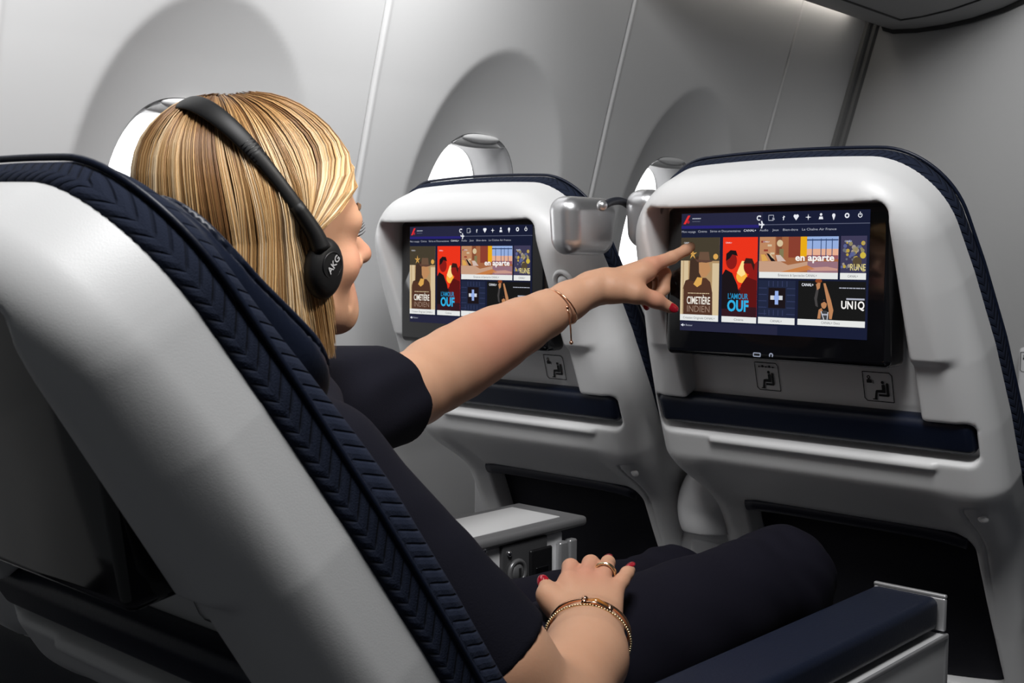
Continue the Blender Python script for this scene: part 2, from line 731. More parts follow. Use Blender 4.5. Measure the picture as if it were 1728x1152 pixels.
def bend(t):
    q = np.clip(-.30-t, 0, 1)
    return .068*sstep(q, 0., .15)


def rr(a, b, r):
    return np.minimum(np.maximum(a+r, b+r), 0)+np.hypot(np.maximum(a+r, 0), np.maximum(b+r, 0))-r


def box2(x, t, x0, x1, t0, t1, r):
    return rr(np.abs(x-(x0+x1)/2)-(x1-x0)/2, np.abs(t-(t0+t1)/2)-(t1-t0)/2, r)


def outline(x, t, g=0.):
    return rr(np.abs(x)-hw(t)-g, t-(.142-.22*x*x)-g, .085)


def panel_depth(t):
    return .030+.115*np.clip(t+.2, -.05, 1)


def shell_sdf(p):
    x, t, n = p[:, 0], p[:, 1], p[:, 2]
    n2 = n+bend(t)
    ax = np.abs(x)
    nh = n2-.009*sstep(t, -.124, -.106)*(1-sstep(ax, .215, .245))+.006*sstep(-t, .30, .36)*(1-sstep(ax, .17, .21))
    d = rr(outline(x, t), nh, .045)
    d = np.maximum(d, -.083-n2)
    d = np.maximum(d, -.745-t)
    c = np.maximum(box2(x, t, -.187, .180, -.245, .104, .018), -panel_depth(t)-n2)
    d = smax(d, -c, .007)
    c = np.maximum(box2(x, t, -.252, .247, -.262, -.203, .013), -.028-n2)
    d = smax(d, -c, .007)
    q = np.stack([np.clip(x, -.155, .185)-x, -.2695-t, .0005-n2], -1)
    d = smin(d, np.linalg.norm(q, axis=1)-.0045, .008)
    xr = x+np.clip(-.42-t, 0, 1)*np.where(x > 0, -.06, 0.)
    c = np.maximum(box2(xr, t, -.175, .195, -.700, -.418, .03), -.060-n2)
    d = smax(d, -c, .006)
    # maintenance panel line round the recline screw
    g = np.maximum(np.abs(box2(x, t, .212, .262, -.60, -.335, .012))-.0012, -.0035-n2)
    d = smax(d, -g, .003)
    return d


def cushion_sdf(p):
    x, t, n = p[:, 0], p[:, 1], p[:, 2]
    n2 = n+bend(t)
    d = rr(outline(x, t, .0035), -n2-.121-.012*sstep(-t, -.06, .14), .034)
    d = smax(d, n2+.074, .010)
    d = np.maximum(d, -.66-t)
    # shallow hollow of the back and the seam that sets the bolster off
    c = np.maximum(outline(x, t, -.055), -n2-.6)
    d = smax(d, -np.maximum(c, n2+.100), .03)
    s = np.hypot(outline(x, t, .0035), n2+.103+.010*sstep(-t, -.06, .14))-.0030
    return smax(d, -s, .004)


def headrest_sdf(p):
    x, t, n = p[:, 0], p[:, 1], p[:, 2]
    ax = np.abs(x)
    nf = .118+.022*sstep(ax, .07, .165)+.028*sstep(-t, -.07, .06)
    b = box2(x, t, -.212, .212, -.092, .108, .07)
    d = rr(b, -n-nf, .028)
    d = np.maximum(d, n+.075)
    s = np.hypot(box2(x, t, -.202, .202, -.082, .098, .06), n+nf-.012)-.003
    return smax(d, -s, .004)


_sb = ([-.30, -.78, -.42], [.30, .17, .03])
SHELL = sdf_mesh(shell_sdf, *_sb, .0032)
CUSH = sdf_mesh(cushion_sdf, [-.30, -.72, -.56], [.30, .17, -.02], .0045)
HEADR = sdf_mesh(headrest_sdf, [-.24, -.17, -.22], [.24, .15, -.06], .004)


def seam_path():
    out = []
    for a in np.linspace(-1, 1, 161):
        if abs(a) > .5:          # up the sides
            t = -.62+(1-abs(a))/.5*.62
            x = np.sign(a)*(hw(t)+.0035)
            out.append((x, t))
        else:                    # round the top
            an = pi/2-a/.5*pi/2
            r0, r1 = .05, .6
            for _ in range(40):
                rm = (r0+r1)/2
                x, t = rm*cos(an), rm*sin(an)
                r0, r1 = (rm, r1) if outline(np.array(x), np.array(t), .0035) < 0 else (r0, rm)
            out.append((x, t))
    return np.array([(x, t, -.101-float(bend(t))) for x, t in out])


SEAM = seam_path()


def lift(p):
    """(x, t, n) -> seat coordinates with the back upright"""
    p = np.asarray(p, float)
    return np.stack([p[..., 0], -.03-sin(AB)*p[..., 1]-cos(AB)*p[..., 2], 1.0+cos(AB)*p[..., 1]-sin(AB)*p[..., 2]], -1)


def knit_uv(p):
    x, t, n = p[:, 0], p[:, 1], p[:, 2]
    xs_ = np.clip(x, -.17, .17)
    per = xs_+np.sign(x)*np.where(np.abs(x) > .12, .142-t, 0)
    return np.stack([per, n+bend(t)], -1)


_txt = {}


def text_mesh(s, bold=0.0, cond=1.0):
    key = (s, bold, cond)
    if key not in _txt:
        c = bpy.data.curves.new('lettering', 'FONT')
        c.body = s
        c.size = 1.0
        c.offset = bold
        c.resolution_u = 3
        o = bpy.data.objects.new('lettering', c)
        COL.objects.link(o)
        dg = bpy.context.evaluated_depsgraph_get()
        me = bpy.data.meshes.new_from_object(o.evaluated_get(dg))
        v = np.array([q.co[:] for q in me.vertices]).reshape(-1, 3)
        f = [list(q.vertices) for q in me.polygons]
        bpy.data.objects.remove(o)
        bpy.data.curves.remove(c)
        bpy.data.meshes.remove(me)
        v[:, 0] *= cond
        _txt[key] = (v, f, v[:, 0].min(), v[:, 0].max())
    return _txt[key]


class Flat:
    """flat artwork in (u, v), in layers, several colours, one mesh"""

    def __init__(s, ):
        s.v, s.f, s.m, s.mats = [], [], [], []

    def poly(s, pts, m, lay=1):
        b = len(s.v)
        s.v += [(a, c, lay) for a, c in pts]
        s.f.append(list(range(b, b+len(pts))))
        if m not in s.mats:
            s.mats.append(m)
        s.m.append(s.mats.index(m))
        return s

    def lines(s, u0, v, h, width, m, lay=2, align='l'):
        """a line of print too small to read"""
        x = u0 if align == 'l' else u0-width/2
        k, e = 0, x+width
        while x < e:
            w_ = width*(.10, .16, .07, .13)[k % 4]
            s.rect(x, v+h*.15, min(e, x+w_), v+h*.8, m, lay)
            x += w_+width*.02
            k += 1
        return s

    def rect(s, u0, v0, u1, v1, m, lay=1):
        return s.poly([(u0, v0), (u1, v0), (u1, v1), (u0, v1)], m, lay)

    def disc(s, u, v, r, m, lay=1, asp=1., n=20, rv=None):
        rv = r if rv is None else rv
        return s.poly([(u+r*cos(2*pi*i/n), v+rv*asp*sin(2*pi*i/n)) for i in range(n)], m, lay)

    def ring(s, u, v, r, w, m, lay=1, asp=1., a0=0., a1=2*pi, n=24):
        A = [a0+(a1-a0)*i/n for i in range(n+1)]
        for a, b in zip(A[:-1], A[1:]):
            s.poly([(u+(r-w)*cos(a), v+(r-w)*asp*sin(a)), (u+r*cos(a), v+r*asp*sin(a)),
                    (u+r*cos(b), v+r*asp*sin(b)), (u+(r-w)*cos(b), v+(r-w)*asp*sin(b))], m, lay)
        return s

    def line(s, a, b, w, m, lay=1, asp=1.):
        dx, dy = b[0]-a[0], (b[1]-a[1])/asp
        L = sqrt(dx*dx+dy*dy)+1e-9
        nx, ny = -dy/L*w/2, dx/L*w/2*asp
        return s.poly([(a[0]+nx, a[1]+ny), (a[0]-nx, a[1]-ny), (b[0]-nx, b[1]-ny), (b[0]+nx, b[1]+ny)], m, lay)

    def text(s, t, u0, v, h, m, lay=2, width=None, asp=1., bold=0., align='l'):
        """cap height h in v units; fitted to width in u when given"""
        V, F, a, b = text_mesh(t, bold)
        sy = h/.70
        sx = sy/asp if width is None else width/(b-a)
        wd = (b-a)*sx
        x0 = u0 if align == 'l' else u0-wd/2 if align == 'c' else u0-wd
        base = len(s.v)
        s.v += [(x0+(q[0]-a)*sx, v+q[1]*sy, lay) for q in V]
        if m not in s.mats:
            s.mats.append(m)
        k = s.mats.index(m)
        for f in F:
            s.f.append([i+base for i in f])
            s.m.append(k)
        return s

    def build(s, name, fn, parent):
        v = np.array(s.v, float)
        return obj(name, fn(v), s.f, None, parent, smooth=False, mats=s.mats, mi=s.m)


def screen_art():
    """the entertainment menu: background and header, and one picture tile per entry"""
    A = .289/.166                     # u is longer than v
    E = emis
    white = E('ui_white', (.80, .82, .88), 1.)
    dim = E('ui_dim_white', (.42, .44, .52), 1.)
    bar = E('ui_caption_bar', (.78, .79, .78), 1.)
    ink = E('ui_caption_ink', (.12, .12, .13), 1.)
    navy = E('ui_navy', (.010, .013, .036), 1.)
    navy2 = E('ui_navy_header', (.020, .021, .050), 1.)
    blue = E('ui_blue_band', (.022, .018, .16), 1.)
    line = E('ui_rule', (.10, .11, .17), 1.)
    red = E('ui_red', (.75, .03, .03), 1.)
    bg = Flat()
    bg.rect(0, 0, 1, 1, navy, 0)
    bg.rect(0, .895, .46, 1, navy2, 1).rect(0, .872, .44, .897, blue, 2).rect(.46, .893, 1, .899, line, 1)
    bg.rect(0, 0, .55, .075, navy2, 1)
    # header mark: red slanted stroke
    bg.poly([(.012, .912), (.026, .912), (.052, .985), (.038, .985)], red, 3)
    bg.disc(.040, .930, .008, E('ui_dark_red', (.35, .02, .04), 1.), 3, A)
    bg.lines(.064, .951, .013, .050, dim, 3).lines(.064, .928, .010, .046, line, 3)
    # icon row: crescent, card, short wave, heart, star, person, pin, cog, power
    v0 = .951
    bg.ring(.440, v0, .012, .005, white, 3, A, .6, 5.4).disc(.447, v0+.014, .004, white, 3, A)
    for a, b in (((.492, .93), (.518, .93)), ((.492, .972), (.518, .972)), ((.492, .93), (.492, .972)), ((.518, .955), (.518, .972))):
        bg.line(a, b, .0028, dim, 3, A)
    bg.line((.512, .938), (.524, .938), .004, dim, 3, A).line((.512, .948), (.522, .948), .004, dim, 3, A)
    bg.line((.570, .930), (.572, .965), .0045, white, 3, A).line((.566, .950), (.578, .958), .003, white, 3, A)
    bg.disc(.630, v0+.010, .0075, white, 3, A).disc(.642, v0+.010, .0075, white, 3, A)
    bg.poly([(.6235, v0+.004), (.636, v0-.024), (.6485, v0+.004)], white, 3)
    for k in range(4):
        a = k*pi/2
        bg.poly([(.698+.015*cos(a), .950+.015*A*sin(a)), (.698+.0035*cos(a+pi/4), .950+.0035*A*sin(a+pi/4)),
                 (.698, .950), (.698+.0035*cos(a-pi/4), .950+.0035*A*sin(a-pi/4))], white, 3)
    bg.disc(.762, v0+.018, .006, white, 3, A).poly([(.751, .932), (.773, .932), (.770, .953), (.754, .953)], white, 3)
    bg.disc(.825, v0+.010, .008, white, 3, A).poly([(.8175, .956), (.8325, .956), (.825, .922)], white, 3)
    bg.ring(.890, .957, .0115, .006, white, 3, A)
    bg.ring(.953, .957, .0105, .0035, white, 3, A, 2.1, 2.1+5.2).line((.953, .958), (.953, .984), .0035, white, 3, A)
    # little plane on the progress line
    bg.line((.440, .897), (.470, .897), .006, white, 4, A).poly([(.452, .927), (.458, .927), (.464, .897), (.455, .897)], white, 4)
    bg.poly([(.452, .867), (.458, .867), (.464, .897), (.455, .897)], white, 4).poly([(.440, .910), (.444, .910), (.446, .897), (.441, .897)], white, 4)
    for s, a, w in (('Mon voyage', .000, .082), ('Cinéma', .096, .052), ('Séries et Documentaires', .166, .172), ('CANAL+', .355, .068),
                    ('Audio', .442, .046), ('Jeux', .510, .034), ('Bien-être', .566, .078), ('La Chaîne Air France', .665, .172)):
        bg.text(s, a+.003, .838+.012*a, .018, white if s == 'CANAL+' else dim, 3, w)
    bg.poly([(.006, .047), (.020, .060), (.020, .034)], white, 3).line((.016, .047), (.030, .047), .006, dim, 3, A)
    bg.text('Retour', .036, .040, .016, dim, 3, .040)
    tiles = []

    def tile(u0, v0, u1, v1, c0, cap=None, capw=.1, vb=None):
        t = Flat()
        t.rect(u0, v0, u1, v1, c0, 1)
        if cap:
            t.rect(u0, vb, u1, v0, bar, 2)
            t.text(cap, (u0+u1)/2, vb+.016, .019, ink, 3, capw, align='c')
        tiles.append(t)
        return t
    # 1 sepia poster: a figure in a hat against bright windows
    t = tile(0, .140, .224, .797, E('art_sepia', (.42, .27, .13), 1.), 'Création Originale CANAL+', .185, .087)
    drk, brn = E('art_dark_olive', (.060, .048, .030), 1.), E('art_brown', (.085, .036, .022), 1.)
    skin, pale = E('art_skin', (.50, .25, .11), 1.), E('art_pale', (.66, .52, .32), 1.)
    amb = E('art_amber', (.70, .38, .09), 1.)
    t.rect(0, .60, .224, .797, drk, 2)
    t.rect(.0, .14, .045, .60, pale, 2).rect(.185, .14, .224, .58, pale, 2).rect(.012, .14, .02, .60, E('art_sand', (.5, .36, .2), 1.), 3)
    t.poly([(.014, .14), (.014, .36), (.03, .43), (.075, .455), (.15, .455), (.175, .42), (.188, .33), (.19, .14)], brn, 3)
    t.poly([(.052, .43), (.055, .60), (.10, .64), (.135, .60), (.132, .46), (.10, .42)], E('art_hair', (.055, .030, .020), 1.), 4)
    t.poly([(.108, .585), (.165, .59), (.172, .55), (.180, .525), (.168, .50), (.155, .47), (.125, .455), (.11, .50)], skin, 5)
    t.poly([(.085, .612), (.19, .602), (.182, .592), (.150, .583), (.10, .590)], E('art_hat', (.11, .055, .040), 1.), 6)
    t.poly([(.105, .605), (.112, .675), (.165, .675), (.172, .605)], E('art_hat2', (.14, .080, .050), 1.), 6)
    for k in range(5):
        a0 = pi/2+k*2*pi/5
        t.poly([(.072+.026*cos(a0), .655+.028*A*sin(a0)), (.072+.009*cos(a0+.5), .655+.009*A*sin(a0+.5)), (.072, .655),
                (.072+.009*cos(a0-.5), .655+.009*A*sin(a0-.5))], amb, 6)
    t.disc(.205, .635, .014, amb, 6, A)
    t.poly([(.078, .40), (.10, .46), (.13, .455), (.125, .40), (.10, .375)], amb, 5)
    t.lines(.110, .318, .010, .125, pale, 7, 'c')
    t.text('CIMETIÈRE', .110, .232, .062, E('art_cream', (.85, .80, .72), 1.), 7, .136, bold=.018, align='c')
    t.text('INDIEN', .110, .163, .055, E('art_taupe', (.30, .20, .15), 1.), 7, .132, align='c')
    t.text('CANAL+', .02, .745, .014, white, 7, .036)
    # 2 red poster: two dark figures facing each other
    t = tile(.243, .137, .436, .797, E('art_red', (.82, .035, .012), 1.), 'Cinéma', .052, .088)
    blk, dr = E('art_black', (.012, .008, .010), 1.), E('art_deep_red', (.26, .012, .010), 1.)
    t.rect(.243, .137, .436, .36, E('art_night', (.035, .010, .015), 1.), 2)
    t.poly([(.33, .36), (.436, .36), (.436, .60), (.41, .56), (.37, .42)], dr, 2)
    t.disc(.352, .47, .030, E('art_glow', (.95, .45, .05), 1.), 3, A).poly([(.325, .50), (.352, .60), (.365, .60), (.372, .49), (.35, .47)], E('art_glow2', (.98, .72, .28), 1.), 4)
    t.poly([(.243, .20), (.243, .48), (.262, .53), (.30, .50), (.33, .40), (.345, .28), (.335, .2)], blk, 5)
    t.disc(.295, .600, .031, dr, 6, A, rv=.040).poly([(.264, .60), (.266, .66), (.29, .69), (.32, .685), (.33, .64), (.30, .655), (.285, .62)], blk, 7)
    t.poly([(.338, .22), (.35, .40), (.38, .47), (.436, .44), (.436, .22)], E('art_maroon', (.11, .008, .008), 1.), 5)
    t.disc(.392, .555, .029, dr, 6, A, rv=.036).poly([(.362, .58), (.375, .625), (.41, .62), (.424, .57), (.42, .52), (.405, .58)], E('art_brownblack', (.04, .012, .010), 1.), 7)
    cy = E('art_cyan', (.03, .42, .75), 1.)
    t.text("L'AMOUR", .336, .285, .045, E('art_teal', (.02, .26, .50), 1.), 8, .112, bold=.02, align='c')
    t.text('OUF', .336, .185, .088, cy, 8, .118, bold=.035, align='c')
    t.text('CANAL+', .262, .745, .013, white, 8, .034)
    # 3 wide tile: a bright lounge
    t = tile(.446, .513, .852, .797, E('art_wood', (.36, .13, .055), 1.), 'Émissions & Spectacles CANAL+', .20, .463)
    t.rect(.446, .60, .53, .797, E('art_shelf', (.50, .24, .12), 1.), 2)
    for k, (a, b) in enumerate(((.455, .75), (.49, .72), (.47, .68), (.505, .655), (.46, .64))):
        t.rect(a, b, a+.022, b+.016, E('art_book%d' % (k % 2), ((.30, .05, .03), (.65, .52, .35))[k % 2], 1.), 3)
    t.rect(.535, .66, .565, .797, E('art_panel', (.22, .07, .035), 1.), 2).disc(.555, .745, .016, pale, 3, A).rect(.553, .62, .575, .70, E('art_olive', (.22, .19, .09), 1.), 3)
    t.rect(.60, .63, .665, .797, E('art_curtain', (.25, .05, .03), 1.), 2)
    t.rect(.662, .64, .695, .797, E('art_yellow', (.80, .40, .010), 1.), 3)
    t.rect(.695, .62, .852, .797, E('art_dusk_sky', (.30, .42, .72), 1.), 2).rect(.695, .62, .852, .70, E('art_dusk', (.78, .42, .28), 1.), 3).rect(.695, .62, .852, .65, E('art_dusk_low', (.30, .10, .12), 1.), 4)
    for a in (.722, .765, .79, .82):
        t.rect(a, .62, a+.004, .78, E('art_frame', (.03, .06, .16), 1.), 5)
    t.rect(.695, .765, .852, .775, E('art_frame', (.03, .06, .16), 1.), 5)
    t.poly([(.446, .53), (.446, .60), (.56, .60), (.60, .57), (.70, .60), (.70, .56), (.56, .513), (.446, .513)], E('art_sofa', (.55, .33, .22), 1.), 5)
    t.poly([(.456, .655), (.478, .655), (.495, .605), (.462, .60)], amb, 6).poly([(.485, .665), (.50, .66), (.535, .60), (.512, .60)], blk, 6)
    t.poly([(.497, .665), (.51, .655), (.53, .615), (.515, .63)], pale, 7).poly([(.535, .65), (.56, .65), (.59, .60), (.545, .60)], E('art_cush', (.62, .48, .42), 1.), 6)
    t.poly([(.56, .513), (.70, .57), (.74, .54), (.64, .513)], E('art_table', (.55, .20, .06), 1.), 6)
    t.rect(.70, .513, .852, .60, E('art_mauve', (.30, .16, .20), 1.), 5).poly([(.70, .55), (.80, .56), (.852, .545), (.852, .53), (.72, .525)], E('art_pinkish', (.55, .30, .25), 1.), 6)
    t.text('en aparte', .737, .606, .052, E('art_white', (.95, .93, .90), 1.), 8, .196, bold=.025, align='c')
    t.text('CANAL+', .468, .752, .012, white, 8, .034)
    # 4 cropped tile at the right edge: crowded dark picture with gold letters
    t = tile(.863, .513, .988, .800, E('art_violet', (.050, .045, .095), 1.), 'CANAL+', .05, .463)
    for k in range(40):
        r_ = random.Random(k)
        c = ((.28, .24, .12), (.10, .12, .28), (.35, .30, .26), (.50, .36, .06), (.14, .15, .18))[k % 5]
        t.disc(.870+r_.random()*.110, .535+r_.random()*.22, .004+r_.random()*.007, E('art_speck%d' % (k % 5), c, 1.), 2+(k % 3), A, 8)
    t.disc(.972, .65, .014, E('art_gold2', (.60, .45, .06), 1.), 5, A).disc(.945, .60, .022, E('art_umber', (.09, .065, .035), 1.), 5, A)
    t.text('RUNE', .913, .534, .050, E('art_gold', (.72, .62, .24), 1.), 7, .074, bold=.012)
    t.text('CANAL+', .884, .752, .013, white, 7, .034)
    # 5 square tile: pale blue plus in a dark frame
    t = tile(.446, .144, .640, .445, E('art_midnight', (.016, .022, .052), 1.), 'CANAL+', .062, .090)
    fr = E('art_frameline', (.035, .045, .11), 1.)
    for k in range(5):
        e = .012*k
        v_ = .17+.052*k
        t.rect(.446, v_, .49, v_+.006, fr, 2).rect(.596, v_, .640, v_+.006, fr, 2)
        t.rect(.478+e*2, .16, .482+e*2, .205, fr, 2).rect(.498+e*2, .395, .502+e*2, .44, fr, 2)
    t.rect(.500, .22, .590, .385, blk, 3)
    pl = E('art_plus', (.30, .42, .78), 1.)
    t.rect(.535, .250, .553, .360, pl, 4).rect(.512, .288, .576, .322, pl, 5)
    t.rect(.512, .288, .530, .322, E('art_plus2', (.62, .64, .68), 1.), 6).rect(.558, .288, .576, .322, E('art_plus2', (.62, .64, .68), 1.), 6)
    # 6 black tile: a player reaching up beside the word UN1Q
    t = tile(.655, .142, .989, .447, E('art_black2', (.010, .010, .010), 1.), 'CANAL+ Docs', .092, .094)
    sk2, sk3 = E('art_tan', (.48, .22, .10), 1.), E('art_tan_dark', (.20, .075, .03), 1.)
    t.poly([(.782, .43), (.793, .43), (.822, .30), (.835, .22), (.828, .15), (.815, .15), (.812, .22), (.80, .30)], sk2, 3)
    t.poly([(.745, .42), (.757, .435), (.768, .43), (.765, .39), (.752, .375)], sk2, 3)
    t.poly([(.748, .39), (.760, .385), (.752, .30), (.758, .24), (.745, .25), (.738, .31)], E('art_grey_arm', (.06, .055, .055), 1.), 2)
    t.disc(.758, .447, .017, E('art_ball', (.25, .06, .02), 1.), 2, A, rv=.010)
    t.disc(.788, .265, .014, sk2, 4, A, rv=.020).poly([(.774, .27), (.776, .298), (.80, .298), (.803, .27), (.79, .285)], blk, 5)
    t.poly([(.756, .15), (.762, .22), (.776, .235), (.784, .21), (.772, .15)], sk2, 3)
    t.poly([(.772, .144), (.774, .205), (.785, .215), (.80, .215), (.812, .20), (.815, .144)], E('art_jersey', (.050, .050, .055), 1.), 5)
    t.line((.775, .21), (.79, .144), .003, white, 6, A).line((.81, .205), (.806, .144), .003, white, 6, A).rect(.782, .178, .806, .190, dim, 6)
    t.text('CANAL+', .674, .405, .022, white, 6, .060, bold=.02)
    t.lines(.862, .390, .012, .124, dim, 6)
    t.text('UN1Q', .874, .236, .060, E('art_white', (.95, .93, .90), 1.), 6, .112, bold=.022)
    t.rect(.898, .305, .986, .318, dim, 6)
    return bg, tiles


BG, TILES = screen_art()
SCX, SCZ = -.1545, .9215


def picto(kind):
    """outlined plate with a seated figure, unit square"""
    p = Flat()
    m = M_INK
    w = .03
    for a, b in (((.08, 0), (1, 0)), ((0, 1), (.92, 1)), ((0, .08), (0, 1)), ((1, 0), (1, .92))):
        p.line(a, b, w, m, 1)
    p.line((0, .09), (.09, 0), w, m, 1).line((.91, 1), (1, .91), w, m, 1)
    ox = .10 if kind == 2 else 0.
    p.disc(.56+ox, .66, .055, m, 1)
    p.poly([(.52+ox, .30), (.52+ox, .58), (.60+ox, .60), (.64+ox, .56), (.64+ox, .30)], m, 1)
    p.poly([(.67+ox, .22), (.67+ox, .62), (.71+ox, .66), (.76+ox, .62), (.76+ox, .22), (.72+ox, .18)], m, 1)
    p.poly([(.40+ox, .18), (.40+ox, .26), (.72+ox, .26), (.72+ox, .18)], m, 1)
    p.poly([(.30+ox, .30), (.32+ox, .39), (.54+ox, .41), (.56+ox, .30)], m, 1)
    p.poly([(.24+ox, .08), (.30+ox, .36), (.37+ox, .36), (.33+ox, .08)], m, 1)
    p.line((.18+ox, .07), (.34+ox, .07), .035, m, 1)
    if kind == 1:
        for k in range(5):
            p.disc(.18+.15*k, .85+.02*(k % 2), .045 if k % 2 else .03, m, 1)
        p.line((.15, .85), (.85, .85), .02, m, 1)
    else:
        p.ring(.20, .82, .06, .03, m, 1).poly([(.12, .62), (.12, .72), (.20, .77), (.30, .72), (.30, .62)], m, 1)
        p.line((.34, .60), (.34, .72), .02, m, 1)
    return p


picto(2).build('pictogram', lambda vv: np.stack([-.292+.05*vv[:, 0], np.full(len(vv), Y_BULK-.0362), .735+.052*vv[:, 1]], -1), bp_)


def on_panel(x0, t0, x1, t1, dn=.0009):
    def fn(v):
        x = x0+(x1-x0)*v[:, 0]
        t = t0+(t1-t0)*v[:, 1]
        n = -panel_depth(t)+dn
        return lift(np.stack([x, t, n], -1))
    return fn


def build_seat(label, loc, T, lit=True, pictos=(1, 2), pod=None, hook=None, cy=.70):
    """T takes upright seat coordinates to the seat's own recline"""
    root = thing('airliner_seat', label, 'seat', loc, 'airliner seats')
    L = np.array(loc)

    def place(xtn):
        return T(lift(xtn))+L

    def raw(p):
        return T(np.asarray(p, float))+L
    obj('back_shell', place(SHELL[0]), SHELL[1], M_SHELL, root)
    obj('back_cushion', place(CUSH[0]), CUSH[1], M_KNIT, root, uv=knit_uv(CUSH[0]))
    obj('headrest', place(HEADR[0]), HEADR[1], M_LEATH, root)
    v, f = tube(SEAM, .0024, 8, False)
    obj('seam_piping', place(v), f, M_LEATH, root)
    # monitor
    v, f = rbox((.347, .050, .213), .010, 3)
    mon = obj('monitor', raw(v+np.array([-.0085, .006, .9925])), f, M_GLOSS, root, sharp=45)
    if lit:
        def scr(vv):
            return raw(np.stack([SCX+.289*vv[:, 0], -.0195-.00022*vv[:, 2], SCZ+.1675*vv[:, 1]], -1))
        BG.build('display', scr, mon)
        for t in TILES:
            t.build('menu_tile', scr, mon)
        ic = Flat()
        g = emis('monitor_port_mark', (.30, .33, .42), 1.)
        A = .289/.166
        for a, b in (((.425, -.155), (.462, -.155)), ((.425, -.182), (.462, -.182)), ((.425, -.155), (.425, -.182)), ((.462, -.155), (.462, -.182))):
            ic.line(a, b, .0045, g, 1, A)
        ic.ring(.520, -.166, .011, .0055, g, 1, A, -.9, 4.)
        ic.build('port_mark', scr, mon)
    # leather band across the mouth of the literature pocket
    v, f = rbox((.492, .050, .030), .012, 4)
    v = v+np.array([-.0025, -.228, -.020])
    obj('pocket_band', place(v), f, M_LEATH, root)
    # lower pocket: lining, flap and net
    xs_ = np.linspace(-.172, .195, 20)
    m = MB()
    V = []
    ts = np.linspace(-.43, -.698, 14)
    for t in ts:
        for x in xs_:
            xx = x+(np.clip(-.42-t, 0, 1)*.06 if x > 0 else 0)
            V.append((xx, t, -float(bend(t))-.040+.026*sin(pi*(x+.172)/.367)*min(1, (-.43-t)/.12)))
    F = [[i*20+j, i*20+j+1, (i+1)*20+j+1, (i+1)*20+j] for i in range(13) for j in range(19)]
    obj('lower_pocket', place(np.array(V)), F, M_MESH, root)
    pts = np.array([(x, -.424-.006*abs(x/.18)**6, -float(bend(-.424))-.004) for x in np.linspace(-.168, .188, 24)])
    v, f = tube(pts, .010, 10, flat=((0, 0, 1), .55))
    obj('pocket_flap', place(v), f, mat('navy_edge_trim', (.008, .009, .022), .5), root)
    # screw cap
    for sx in (-1, 1):
        v, f = ball(16, 10)
        t0 = -.355
        v = v*np.array([.0075, .0075, .004])+np.array([sx*.236, t0, -float(bend(t0))-.001])
        if sx == 1:
            obj('screw_cap', place(v), f, M_SHELL, root)
    for k in pictos:
        fn = on_panel(-.078, -.192, -.040, -.150) if k == 1 else on_panel(.090, -.194, .132, -.152)
        picto(k).build('pictogram', lambda vv, fn=fn: T(fn(vv))+L, root)
    if hook is not None:
        hk = MB()
        c = np.array([hook, .002, .0085])
        a = np.linspace(0, 2*pi, 29)
        for k in range(28):
            pass
        ring = np.stack([c[0]+.017*np.cos(a), c[1]+.017*np.sin(a), np.full(29, c[2])], -1)
        v, f = tube(ring, .004, 8, cap=False)
        hk.add(v, f)
        v, f = ball(16, 10)
        hk.add(v*np.array([.011, .011, .006])+c, f)
        V = np.concatenate(hk.v)
        obj('coat_hook', place(V), hk.f, M_SHELL, root)
    if pod is not None:
        s, pcx, pcy = pod
        m = MB()
        v, f = rbox((.056, .108, .086), .0235, 6)
        v[:, 1] *= 1+1.6*v[:, 2]
        v[:, 0] *= 1+1.2*v[:, 2]
        rz = -.06*s
        v = v @ np.array([[cos(rz), -sin(rz), 0], [sin(rz), cos(rz), 0], [0, 0, 1]]).T
        pc = np.array([pcx, pcy, 1.083])
        pd = obj('reading_lamp_pod', raw(v+pc), f, M_SILV, root, sharp=60)
        if s > 0:
            v, f = ball(16, 10)
            obj('lamp_joint', v*.0080+P(1016, 347, 1.690), f, M_SILV, pd)
            pts = spline([P(1019, 347, 1.695), P(1030, 341, 1.715), P(1045, 339, 1.745), P(1058, 344, 1.775), P(1070, 356, 1.80)], 20)
            v, f = tube(pts, .0058, 10)
            obj('lamp_neck', v, f, mat('dark_rubber', (.012, .014, .022), .55), pd)
    # seat pan, mostly out of sight from behind
    v, f = rbox((.46, .50, .12), .04, 4)
    obj('seat_cushion', v+np.array([0, cy, .49])+L, f, M_LEATH, root)
    v, f = rbox((.44, .46, .10), .02, 3)
    obj('seat_pan', v+np.array([0, cy-.02, .38])+L, f, M_BLK, root, sharp=50)
    for sx in (-1, 1):
        m = MB()
        m.tube([(L[0]+sx*.18, L[1]+cy-.20, 0.0), (L[0]+sx*.18, L[1]+cy-.14, .34)], .022, 10)
        m.tube([(L[0]+sx*.18, L[1]+cy+.16, 0.0), (L[0]+sx*.18, L[1]+cy+.10, .34)], .022, 10)
        m.box((L[0]+sx*.18, L[1]+cy-.02, .012), (.05, .46, .024), .006)
        m.build('leg', M_DGREY, root, sharp=50)
    return root


def upright(p):
    return p


def reclined(p):
    a = radians(9.5)
    c = np.array([0, .075, .75])
    q = p-c
    return np.stack([q[..., 0], q[..., 1]*cos(a)-q[..., 2]*sin(a), q[..., 1]*sin(a)+q[..., 2]*cos(a)-.072], -1)+c


XC = .012
S2 = build_seat('white-shelled navy aisle seat ahead, lit screen being touched by the pointing finger', (XC, 0, 0), upright, True, (1, 2), pod=(-1, -.217, .006))
S1 = build_seat('white-shelled navy window seat ahead, lit screen half hidden behind the bare arm', (-.562, -.003, -.011), upright, True, (2,), pod=(1, .279, -.070), hook=.217)
S0 = build_seat('nearest navy seat with a dark screen, the woman in headphones sits in it', (XC, -1.037, 0), reclined, False, (1, 2), cy=.50)

